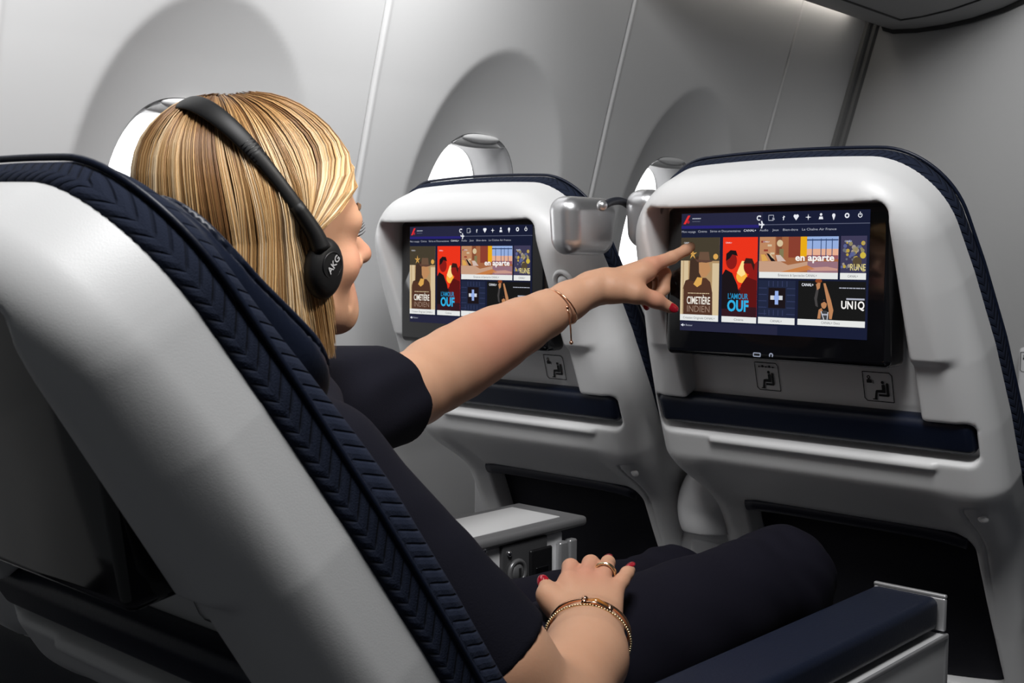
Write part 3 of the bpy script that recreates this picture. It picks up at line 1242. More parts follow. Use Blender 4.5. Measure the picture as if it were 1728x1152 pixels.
S3 = build_seat('navy seat in the woman\'s row beside the side wall, past her seat', (-.575, -1.02, 0), reclined, False, (2,), cy=.50)


def armrest(root, x, y0, y1, z):
    """aisle armrest: navy pad on an aluminium side panel"""
    yc, Ln = (y0+y1)/2, y1-y0
    m = MB()
    m.box((x, yc, z-.020), (.082, Ln-.012, .040), .010, seg=4)
    pad = m.build('armrest_pad', M_LEATH, root, sharp=55)
    m = MB()
    m.box((x+.004, yc+.002, z-.19), (.086, Ln, .29), .006)
    body = m.build('armrest_body', mat('armrest_panel_grey', (.58, .58, .585), .45, metal=.1), root, sharp=45)
    m = MB()
    m.box((x+.0475, yc+.002, z-.047), (.004, Ln, .006), .0018)
    m.box((x+.002, y1-.002, z-.0005), (.090, .006, .005), .002)
    m.box((x+.002, y1-.002, z-.022), (.090, .006, .040), .003)
    m.box((x+.0425, y1+.001, z-.19), (.012, .010, .29), .003)
    m.build('armrest_trim', M_CHROME if False else M_ALU, body, sharp=45)


armrest(S0, .247, -.86, -.098, .632)
armrest(S2, .297, .285, .95, .565)


def console(label, dy, full):
    root = thing('seat_console', label, 'console', (-.275, -.3+dy, .62), 'seat consoles')
    x0, x1, y0, y1, zt = -.345, -.222, -.60+dy, -.140+dy, .655
    xc, wd = (x0+x1)/2, x1-x0
    if full:
        m = MB()
        m.box((xc, (y0+y1)/2-.02, .475), (wd-.012, y1-y0-.03, .33), .006)
        m.build('console_body', M_WHITEP, root, sharp=45)
        # dark end bracket with the socket, and the silver front edge
        m = MB()
        m.box((x1-.004, -.262, .506), (.007, .092, .268), .002)
        m.build('side_plate', mat('console_grey', (.055, .055, .058), .45), root, sharp=45)
        sp = MB()
        sp.box((x1+.0005, -.232, .575), (.006, .046, .100), .006)
        sk = sp.build('power_socket', M_BLK, root, sharp=45)
        m = MB()
        m.box((x1+.004, -.232, .590), (.003, .026, .020), .004)
        m.box((x1+.004, -.232, .556), (.003, .030, .012), .003)
        m.build('socket_face', M_GLOSS, sk, sharp=45)
        m = MB()
        m.box((x1+.0045, -.229, .566), (.002, .006, .004), .001)
        m.build('socket_lamp', mat('grey_mark', (.4, .4, .42), .4), sk)
        m = MB()
        a = np.linspace(0, 2*pi, 33)
        m.tube([(x1+.002, -.281+.0155*cos(q_), .600+.0155*sin(q_)) for q_ in a], .0035, 8, cap=False)
        m.ball((x1+.001, -.281, .600), (.006, .0125, .0125))
        kn = m.build('release_button', mat('grey_button', (.20, .20, .205), .3, metal=.5), root)
        m = MB()
        m.box((x1+.007, -.281, .600), (.002, .004, .014), .0008)
        m.build('button_mark', M_INK, kn)
        for yy_, zz_ in ((-.2955, .628), (-.345, .641)):
            MB().ball((x1+.001, yy_, zz_), (.003, .0042, .0042)).build('screw', M_CHROME, root)
        m = MB()
        m.box((x1-.003, -.183, .49), (.012, .018, .27), .003)
        m.box((x1-.004, -.161, .49), (.012, .016, .27), .003)
        m.build('edge_profile', M_ALU, root, sharp=45)
        # cocktail tray: grey rim round a pale inlay
        m = MB()
        m.box((xc-.002, -.255, zt-.007), (wd+.012, .245, .014), .006, seg=4)
        tr = m.build('console_tray', mat('tray_rim_grey', (.13, .13, .133), .4), root, sharp=60)
        m = MB()
        m.box((xc-.004, -.262, zt-.0005), (wd-.030, .188, .003), .001)
        m.build('tray_inlay', mat('tray_inlay_pale', (.62, .62, .62), .35), tr, sharp=45)
        m = MB()
        m.box((xc, -.470, zt-.014), (wd, .20, .020), .005)
        for k in range(4):
            m.box((xc, -.392-.006*k, zt-.003), (wd-.01, .003, .003), .001)
        m.build('hinge_cover', M_GREYP, root, sharp=45)
    else:
        # rear end of the console between the two seats ahead: rounded cap over a box
        b = Blob()
        b.ell((-.258, .262, .606), (.056, .075, .082), k=.02)
        b.cone((-.262, .300, .50), (-.262, .300, .58), .052, .055, .03)
        b.fun(lambda p: .548-p[:, 2]+0*p[:, 0], (-.4, .1, .45), (-.1, .5, .70), .004, cut=False) if False else None
        V, F = sdf_mesh(lambda p: np.maximum(b(p), .566-p[:, 2]), [-.34, .17, .44], [-.19, .37, .70], .004)
        obj('console_cap', V, F, M_WHITEP, root)
        m = MB()
        m.box((-.265, .52, .43), (.126, .52, .268), .010, seg=4)
        m.box((-.258, .258, .50), (.085, .008, .085), .004)
        m.build('console_body', M_WHITEP, root, sharp=50)


console('low console with tray and socket between the woman and the window seat beside her', 0, True)
console('rounded white console end between the two seats ahead', 1.0, False)
# white armrest end between the side wall and the window seat ahead
sb = thing('window_armrest', 'white armrest end between the side wall and the window seat ahead', 'armrest', (-.845, .6, .6))
m = MB()
m.box((-.845, .60, .600), (.080, .58, .055), .008)
m.build('armrest_cap', M_WHITEP, sb, sharp=45)
m = MB()
m.box((-.845, .60, .40), (.076, .575, .343), .006)
m.build('armrest_body', M_WHITEP, sb, sharp=45)
for yy_ in (.36, .82):
    MB().box((-.845, yy_, .12), (.03, .04, .24), .004).build('leg', M_DGREY, sb, sharp=45)


# ------------------------------------------------------------------ the woman
ROOT = (.0, -.80, .55)
person = thing('person', 'blonde woman in a dark short-sleeved top seated and pointing at the screen ahead', 'person', ROOT)

HS = .965
_y, _p, _q = radians(-6.2), radians(9.4), radians(8.4)
HF = np.array([-sin(_y)*cos(_p), cos(_y)*cos(_p), sin(_p)])
_l = np.array([cos(_y), sin(_y), 0])
_v = np.cross(_l, HF)
HL = _l*cos(_q)-_v*sin(_q)
HU = np.cross(HL, HF)
HM = np.stack([HL, HF, HU], 1)          # columns: right, forward, up of the head
HC = np.array([-.081, -.799, 1.030])


def H(l, f, u):
    return HC+HM @ (np.array([l, f, u])*HS)


body = Blob()


def hell(c, r, k=.02, cut=False):
    body.ell(H(*c), np.array(r)*HS, HM, k, cut)


def hcone(a, b, ra, rb, k=.015, cut=False):
    body.cone(H(*a), H(*b), ra*HS, rb*HS, k, cut)


# skull and face
hell((0, -.004, .038), (.072, .086, .086))
hell((0, .034, -.022), (.058, .058, .073), .03)
hell((0, .048, .048), (.058, .046, .052), .03)
for s in (-1, 1):
    hcone((s*.052, .012, -.046), (s*.016, .080, -.079), .020, .016, .022)
    hcone((s*.046, .076, .021), (s*.012, .092, .020), .013, .012, .018)
    hell((s*.040, .063, -.020), (.025, .022, .020), .022)
    hell((s*.032, .101, .007), (.018, .014, .011), .014, True)
    hell((s*.031, .080, .006), (.0135, .0135, .0125), .004)
    hell((s*.013, .102, -.030), (.008, .010, .0075), .007)
    hell((s*.070, .0, -.010), (.012, .022, .032), .01)
hell((0, .082, -.083), (.017, .014, .013), .02)
for s in (-1, 1):
    hell((s*.031, .089, -.048), (.006, .006, .009), .010, True)
hcone((0, .094, .010), (0, .119, -.022), .0075, .0105, .012)
hell((0, .120, -.026), (.0105, .010, .008), .006)
hell((0, .078, -.058), (.030, .022, .026), .02)
for s in (-1, 1):
    hcone((0, .1005, -.052), (s*.025, .083, -.050), .0060, .0040, .006)
    hcone((0, .0995, -.065), (s*.024, .083, -.054), .0066, .0040, .006)
hcone((-.024, .090, -.0575), (.024, .090, -.0575), .0012, .0012, .003, True)
hcone((0, .110, -.0585), (0, .104, -.0585), .0016, .0016, .004, True)
for s in (-1, 1):
    hcone((s*.035, .087, -.042), (s*.038, .078, -.064), .0015, .0015, .008, True)   # smile line
# neck
NB = np.array([-.055, -.835, .900])
body.cone(H(0, -.018, -.055), NB, .052, .058, .03)
# torso (under the clothes) and shoulders
SR, SL = np.array([.105, -.880, .850]), np.array([-.190, -.695, .868])
body.ell((-.07, -.835, .78), (.145, .085, .165), k=.05)
body.ell((-.04, -.81, .62), (.145, .085, .12), k=.06)
body.cone(NB+np.array([0, 0, -.02]), SR, .055, .050, .04)
body.cone(NB+np.array([0, 0, -.02]), SL, .055, .048, .04)
# left arm, pointing
LA = [(-.190, -.695, .868)]+[P(*q) for q in ((660, 676, 1.39), (700, 655, 1.445), (735, 632, 1.485), (770, 612, 1.515), (805, 591, 1.54), (840, 571, 1.56),
                                           (880, 550, 1.58), (920, 530, 1.60), (960, 508, 1.62), (1000, 487, 1.635), (1022, 478, 1.642))]
LR = [.048, .0445, .0440, .0462, .0468, .0452, .0415, .0360, .0300, .0250, .0215, .0212]
body.chain(LA, LR, .012)
DV = _f   # widen wrist and hand away from the viewer: across the palm
ACR = np.array([-.80, .45, -.12])
ACR = ACR/np.linalg.norm(ACR)
for k in (9, 10):
    body.cone(LA[k]+ACR*.010, LA[k+1]+ACR*.012, LR[k]*.9, LR[k+1]*.88, .012)
# left hand: palm down, index out, the others folded, thumb hanging below
MI = P(1102, 447, 1.662)
MCP = [MI, MI+ACR*.021+np.array([.0, .004, .003]), MI+ACR*.041+np.array([0, -.004, .0]), MI+ACR*.058+np.array([0, -.016, -.006])]
WR_ = P(1018, 480, 1.642)
for k, mc in enumerate(MCP):
    body.cone(WR_+ACR*(.004+.011*k), mc, .0150, .0112-.0006*k, .012)
    body.cone(WR_+ACR*(.004+.011*k)+np.array([0, .004, -.010]), mc+np.array([0, -.012, -.011]), .0135, .0105, .012)
body.chain([MI, P(1134, 434.5, 1.676), P(1157, 422, 1.692), P(1174, 412.5, 1.706)], [.0112, .0088, .0078, .0062], .004)
body.chain([MCP[1], P(1121, 462, 1.690), P(1120, 488, 1.688), P(1099, 511, 1.672)], [.0108, .0096, .0086, .0070], .003)
body.chain([MCP[2], P(1112, 466, 1.712), P(1110, 492, 1.706), P(1090, 512, 1.692)], [.0104, .0092, .0082, .0068], .003)
body.chain([MCP[3], P(1096, 470, 1.730), P(1095, 490, 1.722), P(1078, 504, 1.708)], [.0094, .0082, .0074, .0062], .003)
TH = [P(1036, 487, 1.636), P(1072, 494, 1.632), P(1106, 506, 1.640), P(1131, 519, 1.650)]
body.chain(TH, [.0185, .0140, .0104, .0078], .008)
body.cone(TH[0], MI+np.array([0, -.025, -.012]), .016, .011, .015)
# right arm: elbow below the frame, hand lying on the thigh
RE, RW = P(922, 1222, .95), P(998, 1048, 1.135)
RA = [SR, P(832, 1122, .93), RE, P(988, 1110, 1.045), RW]
body.chain(RA, [.050, .0455, .0440, .0350, .0225], .015)
AC2 = np.array([.93, .34, -.12])
AC2 /= np.linalg.norm(AC2)
for s in (-1, 1):
    body.cone(P(988, 1090, 1.07)+AC2*s*.006, RW+AC2*s*.0105, .030, .0195, .012)
RM = [P(960, 979, 1.196), P(988, 973, 1.205), P(1016, 977, 1.205), P(1038, 996, 1.192)]
for k, mc in enumerate(RM):
    b = RW+AC2*(-.014+.0095*k)
    body.cone(b, mc, .0145, .0102-.0004*k, .009)
    body.cone(b+np.array([0, 0, -.008]), mc+np.array([0, -.010, -.010]), .013, .010, .010)
body.chain([RM[0], P(963, 957, 1.225), P(965, 966, 1.245), P(968, 985, 1.245)], [.0094, .0088, .0078, .0064], .003)
body.chain([RM[1], P(997, 951, 1.236), P(1001, 961, 1.258), P(1003, 982, 1.258)], [.0095, .0090, .0078, .0064], .003)
body.chain([RM[2], P(1023, 959, 1.228), P(1026, 949, 1.246), P(1027, 946, 1.258)], [.0090, .0082, .0074, .0062], .003)
body.chain([RM[3], P(1049, 980, 1.207), P(1058, 967, 1.220), P(1063, 962, 1.228)], [.0086, .0076, .0068, .0056], .003)
RT = [P(956, 1034, 1.150), P(938, 1016, 1.168), P(927, 1001, 1.180), P(921, 988, 1.188)]
body.chain(RT, [.0130, .0108, .0092, .0074], .006)
body.cone(RT[0], RM[0]+np.array([0, -.035, -.008]), .010, .009, .012)
# legs under the trousers
KR, KL = P(1316, 978, 1.50), np.array([-.085, -.12, .560])
HR, HLg = np.array([.055, -.76, .575]), np.array([-.115, -.76, .57])
body.cone(HR, KR, .080, .052, .03).cone(HLg, KL, .080, .052, .03)
FR, FL = KR+np.array([-.01, .04, -.47]), KL+np.array([0, .06, -.47])
body.cone(KR, FR, .050, .036, .02).cone(KL, FL, .050, .036, .02)

lo, hi = body.bounds()
BV, BF = sdf_mesh(body, lo, hi, .0022)
# lips and a little colour in the cheeks, nose and knuckles belong to the skin itself
hl = (BV-HC) @ HM/HS
lip = np.exp(-((hl[:, 0]/.028)**4+((hl[:, 1]-.096)/.02)**2+((hl[:, 2]+.0575)/.0115)**4))
lip = np.where(hl[:, 1] > .07, lip, 0)
blush = np.zeros(len(BV))
for c, r in ((H(.045, .08, -.02), .025), (H(0, .125, -.02), .014), (RM[1], .03), (MI, .02), (P(850, 570, 1.5), .05), (P(1100, 510, 1.64), .02)):
    blush += .6*np.exp(-((BV-c)**2).sum(1)/r**2)


def skin_mat():
    m = mat('skin', (.60, .335, .215), .54, spec=.35, sss=.12, bump=(420, .10, .0012))
    nt = m.node_tree
    b = nt.nodes['Principled BSDF']
    tc = nt.nodes.new('ShaderNodeTexCoord')
    n = nt.nodes.new('ShaderNodeTexNoise')
    n.inputs['Scale'].default_value = 22
    n.inputs['Detail'].default_value = 6
    nt.links.new(tc.outputs['Object'], n.inputs['Vector'])
    m1 = nt.nodes.new('ShaderNodeMix')
    m1.data_type = 'RGBA'
    m1.inputs['A'].default_value = (.61, .35, .225, 1)
    m1.inputs['B'].default_value = (.53, .275, .165, 1)
    nt.links.new(n.outputs['Fac'], m1.inputs['Factor'])
    prev = m1.outputs['Result']
    for nm, c in (('blush', (.58, .22, .15, 1)), ('lip', (.50, .13, .12, 1))):
        a = nt.nodes.new('ShaderNodeAttribute')
        a.attribute_name = nm
        mx = nt.nodes.new('ShaderNodeMix')
        mx.data_type = 'RGBA'
        nt.links.new(a.outputs['Fac'], mx.inputs['Factor'])
        nt.links.new(prev, mx.inputs['A'])
        mx.inputs['B'].default_value = c
        prev = mx.outputs['Result']
    nt.links.new(prev, b.inputs['Base Color'])
    return m


obj('body', BV, BF, skin_mat(), person, attr={'lip': lip*.8, 'blush': np.clip(blush, 0, .6)})

# clothing
top = Blob()
TW = np.array([[.866, .50, 0], [-.50, .866, 0], [0, 0, 1.]])
TB = np.array([[.97, .24, 0], [-.24, .97, 0], [0, 0, 1.]])
top.ell((-.055, -.820, .785), (.148, .090, .165), TW, k=.05)
top.ell((-.030, -.795, .64), (.150, .112, .13), TB, k=.06)
for s in (-1, 1):
    top.ell(np.array([-.003, -.742, .785])+TW @ np.array([s*.064, 0, 0]), (.058, .056, .060), TW, k=.045)
CUT_L, CUT_R = P(664, 672, 1.395), P(838, 1118, .932)
DL = LA[3]-LA[1]
DL /= np.linalg.norm(DL)
DR = RE-SR
DR /= np.linalg.norm(DR)
top.cone(NB+np.array([0, -.004, -.030]), SR, .067, .056, .05)
top.cone(NB+np.array([0, -.004, -.030]), SL, .067, .056, .05)
slv_l, slv_r = Blob(.12), Blob(.12)
slv_l.cone(SL, CUT_L+DL*.03, .060, .0545, .03)
slv_l.cone((CUT_L+SL)/2+np.array([.01, 0, -.02]), CUT_L+DL*.03+np.array([0, 0, -.010]), .050, .047, .02)
slv_r.cone(SR, CUT_R+DR*.03, .060, .0520, .03)


def fold(p):
    a = np.sin(p[:, 0]*26+1.2)*np.sin(p[:, 2]*21+p[:, 1]*13)
    return .0022*np.sin((p[:, 0]*.5+p[:, 1]*.8-p[:, 2]*1.5)*62+2.5*a)*np.clip(a+.3, 0, 1)


def top_sdf(p):
    w = fold(p)
    d = top(p)
    d = smin(d, smax(slv_l(p), (p-CUT_L) @ DL, .006), .03)
    d = smin(d, smax(slv_r(p), (p-CUT_R) @ DR, .006), .02)
    return d+w


lo, hi = top.bounds()
hi = np.maximum(hi, np.maximum(CUT_L, CUT_R)+.08)
lo = np.minimum(lo, np.minimum(CUT_L, CUT_R)-.08)
V, F = sdf_mesh(top_sdf, lo, hi, .0045)
obj('short_sleeved_top', V, F, M_TOP, person)
trou = Blob()
trou.cone(HR, KR, .090, .0625, .04).cone(HLg, KL, .090, .060, .04)
trou.ell((-.03, -.79, .59), (.165, .115, .10), k=.05)
trou.cone(KR, FR, .060, .050, .03).cone(KL, FL, .064, .052, .03)


def trou_sdf(p):
    d = trou(p)
    kf = np.exp(-((p-KR)**2).sum(1)/.09**2)+np.exp(-((p-KL)**2).sum(1)/.09**2)
    d = d+.0022*kf*np.sin((p[:, 1]*1.3+p[:, 2]*.8)*110+2*np.sin(p[:, 0]*60))
    d = d+.0012*np.sin((p[:, 1]+p[:, 0]*.4)*55+2*np.sin(p[:, 2]*40))
    return np.maximum(d, .17-p[:, 2])


lo, hi = trou.bounds()
V, F = sdf_mesh(trou_sdf, lo, hi, .0055)
obj('trousers', V, F, M_TROU, person)
for c, yaw in ((FR, 0), (FL, 0)):
    m = MB()
    m.box((c[0], c[1]+.06, .045), (.085, .235, .07), .03, seg=4)
    m.box((c[0], c[1]+.06, .008), (.088, .24, .016), .006)
    m.build('shoe', M_BLK, person)

# nails
def nail(c, d, nrm, ln, w, name='fingernail'):
    d = np.asarray(d, float)
    d = d/np.linalg.norm(d)
    nrm = np.asarray(nrm, float)
    nrm = nrm-(nrm @ d)*d
    nrm /= np.linalg.norm(nrm)
    sd = np.cross(d, nrm)
    m = MB()
    v, f = ball(14, 10)
    v = v*np.array([w, ln, .0016])
    v[:, 2] -= .35*(v[:, 0]/w)**2*w*.7
    m.add(v @ np.stack([sd, d, nrm]) + np.asarray(c), f)
    m.build(name, M_NAIL, person)


tip = P(1174, 412.5, 1.706)
nd = tip-P(1157, 422, 1.692)
nail(tip+np.array([-.001, -.0005, .0054]), nd, (-.15, -.1, 1), .0075, .0050)
td = TH[3]-TH[2]
nail(TH[3]+td/np.linalg.norm(td)*.003+(-_f)*.0060+np.array([.002, 0, .001]), td, -_f+np.array([.35, 0, .25]), .0088, .0066)
nail(P(1092, 516.5, 1.664), P(1099, 511, 1.672)-P(1120, 488, 1.688), (0, -.9, -.6), .0072, .0052)
for a, b, w in ((P(1026, 949, 1.246), P(1027, 946, 1.258), .0056), (P(1058, 967, 1.220), P(1063, 962, 1.228), .0050), (RT[2], RT[3], .0066)):
    d = (b-a)/np.linalg.norm(b-a)
    up = np.array([0, -.45, .9]) if w < .006 else np.array([-.45, -.35, .8])
    up = up-(up @ d)*d
    up /= np.linalg.norm(up)
    nail(b+d*.0035+up*.0052, d, up, .0078, w)

# eyes, lashes, brows
m = MB()
for s in (-1, 1):
    m = MB()
    m.ball(H(s*.031, .0815, .0055), .0122*HS, nu=20, nv=14)
    m.build('eye', mat('eye_white', (.75, .72, .70), .15), person)
    m = MB()
    for k in range(8):
        t = k/7
        a0 = np.array([s*(.020+.026*t), .0945-.012*t*t, .0095+.004*sin(pi*t)-.004*t])
        a1 = a0+np.array([s*(.001+.005*t), .0070-.002*t, .002])
        a2 = a1+np.array([s*(.001+.002*t), .002, .0032])
        m.tube([H(*a0), H(*((a0+a1)/2-np.array([0, 0, .001]))), H(*a1), H(*a2)], [.0006, .0006, .0004, .0002], 5)
    m.build('eyelashes', mat('lash_black', (.006, .005, .005), .5), person)
    m = MB()
    for k in range(26):
        t = k/25
        a0 = np.array([s*(.010+.040*t), .1045-.020*t*t, .0255+.009*sin(pi*min(1, t*1.2)*.62)])
        a1 = a0+np.array([s*.006, -.001, .002-.004*t])
        m.tube([H(*a0), H(*a1)], [.0009, .0003], 4)
    m.build('eyebrow', mat('brow_brown', (.16, .085, .04), .6), person)

# ------------------------------------------------------------------ hair
def hair_paths(phi0, tier, n, end_z, wob=0., ph=0.):
    """strands from the parting over the head, swept behind the brow and then hanging; (N, n, 3) in the cabin"""
    N = len(phi0)
    t = np.linspace(0, 1, n)[None, :]
    phi0 = phi0[:, None]
    tier = tier[:, None]
    al, bf, cu = .083+tier, np.where(np.abs(phi0) > 100, .094, .100)+tier, .093+tier
    s1 = .60
    th = np.radians(5+97*np.clip(t/s1, 0, 1))
    w = sstep(np.degrees(th), 46, 106)
    sg = np.where(phi0 > -48, 1, -1)
    tgt = np.where(np.abs(phi0) < 88, sg*88, phi0)
    phi = np.radians(phi0+(tgt-phi0)*w)+.012*wob*np.sin(9*t+ph[:, None] if np.ndim(ph) else 9*t)
    # parting lies a little to her left, front to crown
    pl, pf = -.020*(1-w), .020*(1-w)*np.cos(np.radians(phi0))
    l = al*np.sin(th)*np.sin(phi)+pl*(1-np.clip(t/s1, 0, 1))
    f = -.006+bf*np.sin(th)*np.cos(phi)+pf*(1-np.clip(t/s1, 0, 1))
    u = .040+cu*np.cos(th)
    p = HC+np.stack([l, f, u], -1)*HS @ HM.T
    # below the widest part the hair hangs straight down, drawn in towards the neck
    k = np.clip((t-s1)/(1-s1), 0, 1)
    i0 = int(np.floor(s1*(n-1)))
    base = p[:, i0:i0+1]
    drop = (base[..., 2]-end_z[:, None])
    hang = base.copy().repeat(n, 1)
    hang[..., 2] = base[..., 2]-drop*k
    ctr = HC+HM @ np.array([0, -.03, 0])
    hang[..., 0] += (ctr[0]-base[..., 0])*.12*k**1.7
    hang[..., 1] += (ctr[1]-base[..., 1])*.10*k**1.7+.034*k*np.clip((104-np.abs(phi0))/12, 0, 1)
    return np.where((t <= s1)[..., None], p, hang)


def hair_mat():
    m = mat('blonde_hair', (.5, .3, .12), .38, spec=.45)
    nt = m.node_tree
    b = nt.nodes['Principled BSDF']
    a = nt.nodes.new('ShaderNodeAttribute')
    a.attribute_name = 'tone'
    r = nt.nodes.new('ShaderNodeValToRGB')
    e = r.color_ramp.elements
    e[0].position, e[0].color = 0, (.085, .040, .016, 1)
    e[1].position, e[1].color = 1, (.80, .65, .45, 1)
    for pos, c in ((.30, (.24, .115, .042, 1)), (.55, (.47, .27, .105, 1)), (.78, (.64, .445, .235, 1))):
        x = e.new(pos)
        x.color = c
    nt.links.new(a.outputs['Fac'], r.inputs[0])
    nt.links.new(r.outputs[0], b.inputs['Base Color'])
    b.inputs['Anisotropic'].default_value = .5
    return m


M_HAIR = hair_mat()
hr = np.random.default_rng(11)
# under-layer
NP = 150
ph = np.linspace(-180, 180, NP)
U = hair_paths(ph, np.full(NP, -.004), 30, np.full(NP, .925))
idx = np.arange(NP*30).reshape(NP, 30)
F = np.stack([idx[:-1, :-1], idx[1:, :-1], idx[1:, 1:], idx[:-1, 1:]], -1).reshape(-1, 4)
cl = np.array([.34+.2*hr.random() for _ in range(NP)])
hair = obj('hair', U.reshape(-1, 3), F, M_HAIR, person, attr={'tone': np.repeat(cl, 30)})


def strands(N, n, tier_r, rad, seed, lo=-180, hi=180):
    g = np.random.default_rng(seed)
    p0 = lo+(hi-lo)*(np.arange(N)+g.random(N))/N
    lock = np.floor((p0+180)/5.2+.35*np.sin(p0*.21))
    lr = np.random.default_rng(5).random(140)
    lk = lr[lock.astype(int) % 140]
    tier = tier_r[0]+(tier_r[1]-tier_r[0])*(.55*lk+.45*g.random(N))
    # strands of a lock draw together towards its tip
    z = .918+.030*np.clip((100-np.abs(p0))/25, 0, 1)*(np.abs(p0) < 100)+.045*(g.random(N)-.4)
    P_ = hair_paths(p0, tier, n, z, 1., lk*6)
    tone = np.clip(.69+.50*(np.random.default_rng(8).random(140)[lock.astype(int) % 140]-.5)+.50*(g.random(N)-.5), 0, 1)
    dark = (np.random.default_rng(3).random(140)[lock.astype(int) % 140] < .20)
    tone = np.where(dark, tone*.55, tone)
    t = np.linspace(0, 1, n)
    r = rad*(.75+.5*g.random(N))[:, None]*np.interp(t, [0, .1, .8, 1], [.5, 1, .9, .15])[None]
    d = np.gradient(P_, axis=1)
    d /= np.linalg.norm(d, axis=2, keepdims=True)+1e-9
    c = HC+HM @ np.array([0, -.01, .02])
    o = P_-c
    o -= (o*d).sum(2, keepdims=True)*d
    o /= np.linalg.norm(o, axis=2, keepdims=True)+1e-9
    b = np.cross(d, o)
    K = 4
    a = np.arange(K)*2*pi/K
    V = P_[:, :, None]+r[..., None, None]*(o[:, :, None]*np.cos(a)[:, None]*.6+b[:, :, None]*np.sin(a)[:, None])
    ii = np.arange(N*n*K).reshape(N, n, K)
    j = np.roll(ii, -1, 2)
    F = np.stack([ii[:, :-1], j[:, :-1], j[:, 1:], ii[:, 1:]], -1).reshape(-1, 4)
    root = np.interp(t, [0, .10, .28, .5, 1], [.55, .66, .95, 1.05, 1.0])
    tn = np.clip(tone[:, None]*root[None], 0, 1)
    return V.reshape(-1, 3), F, np.repeat(tn.reshape(-1), K)


for N, n, tr, rad, sd in ((2600, 20, (-.001, .006), .0010, 1), (5200, 20, (.003, .010), .00065, 2), (1200, 20, (.008, .013), .0004, 3)):
    V, F, tn = strands(N, n, tr, rad, sd)
    if sd == 1:
        VV, FF, TT = [V], [F], [tn]
    else:
        VV.append(V)
        FF.append(F)
        TT.append(tn)
o = 0
for k in range(3):
    FF[k] = FF[k]+o
    o += len(VV[k])
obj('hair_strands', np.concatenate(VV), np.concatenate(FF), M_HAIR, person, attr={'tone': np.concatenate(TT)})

# ------------------------------------------------------------------ headphones
hp = thing('headphones', 'black over-ear headphones worn over the blonde hair', 'headphones', tuple(H(.09, 0, 0)))
BE = radians(27)


def HB(a, h=.164, w=.102, df=0.):
    return H(w*cos(a), .020-h*sin(a)*sin(BE)+df*cos(BE), -.005+h*sin(a)*cos(BE)+df*sin(BE))


AX = HM @ np.array([0, cos(BE), sin(BE)])
A = np.linspace(radians(41), radians(139), 60)
wd = np.interp(np.degrees(A), [41, 55, 72, 90, 108, 125, 139], [.0072, .0085, .0096, .0100, .0096, .0085, .0072])
M_HPB = mat('headphone_black', (.007, .007, .0075), .5, spec=.3)
v, f = tube([HB(a) for a in A], wd, 18, True, (AX, 1.0))
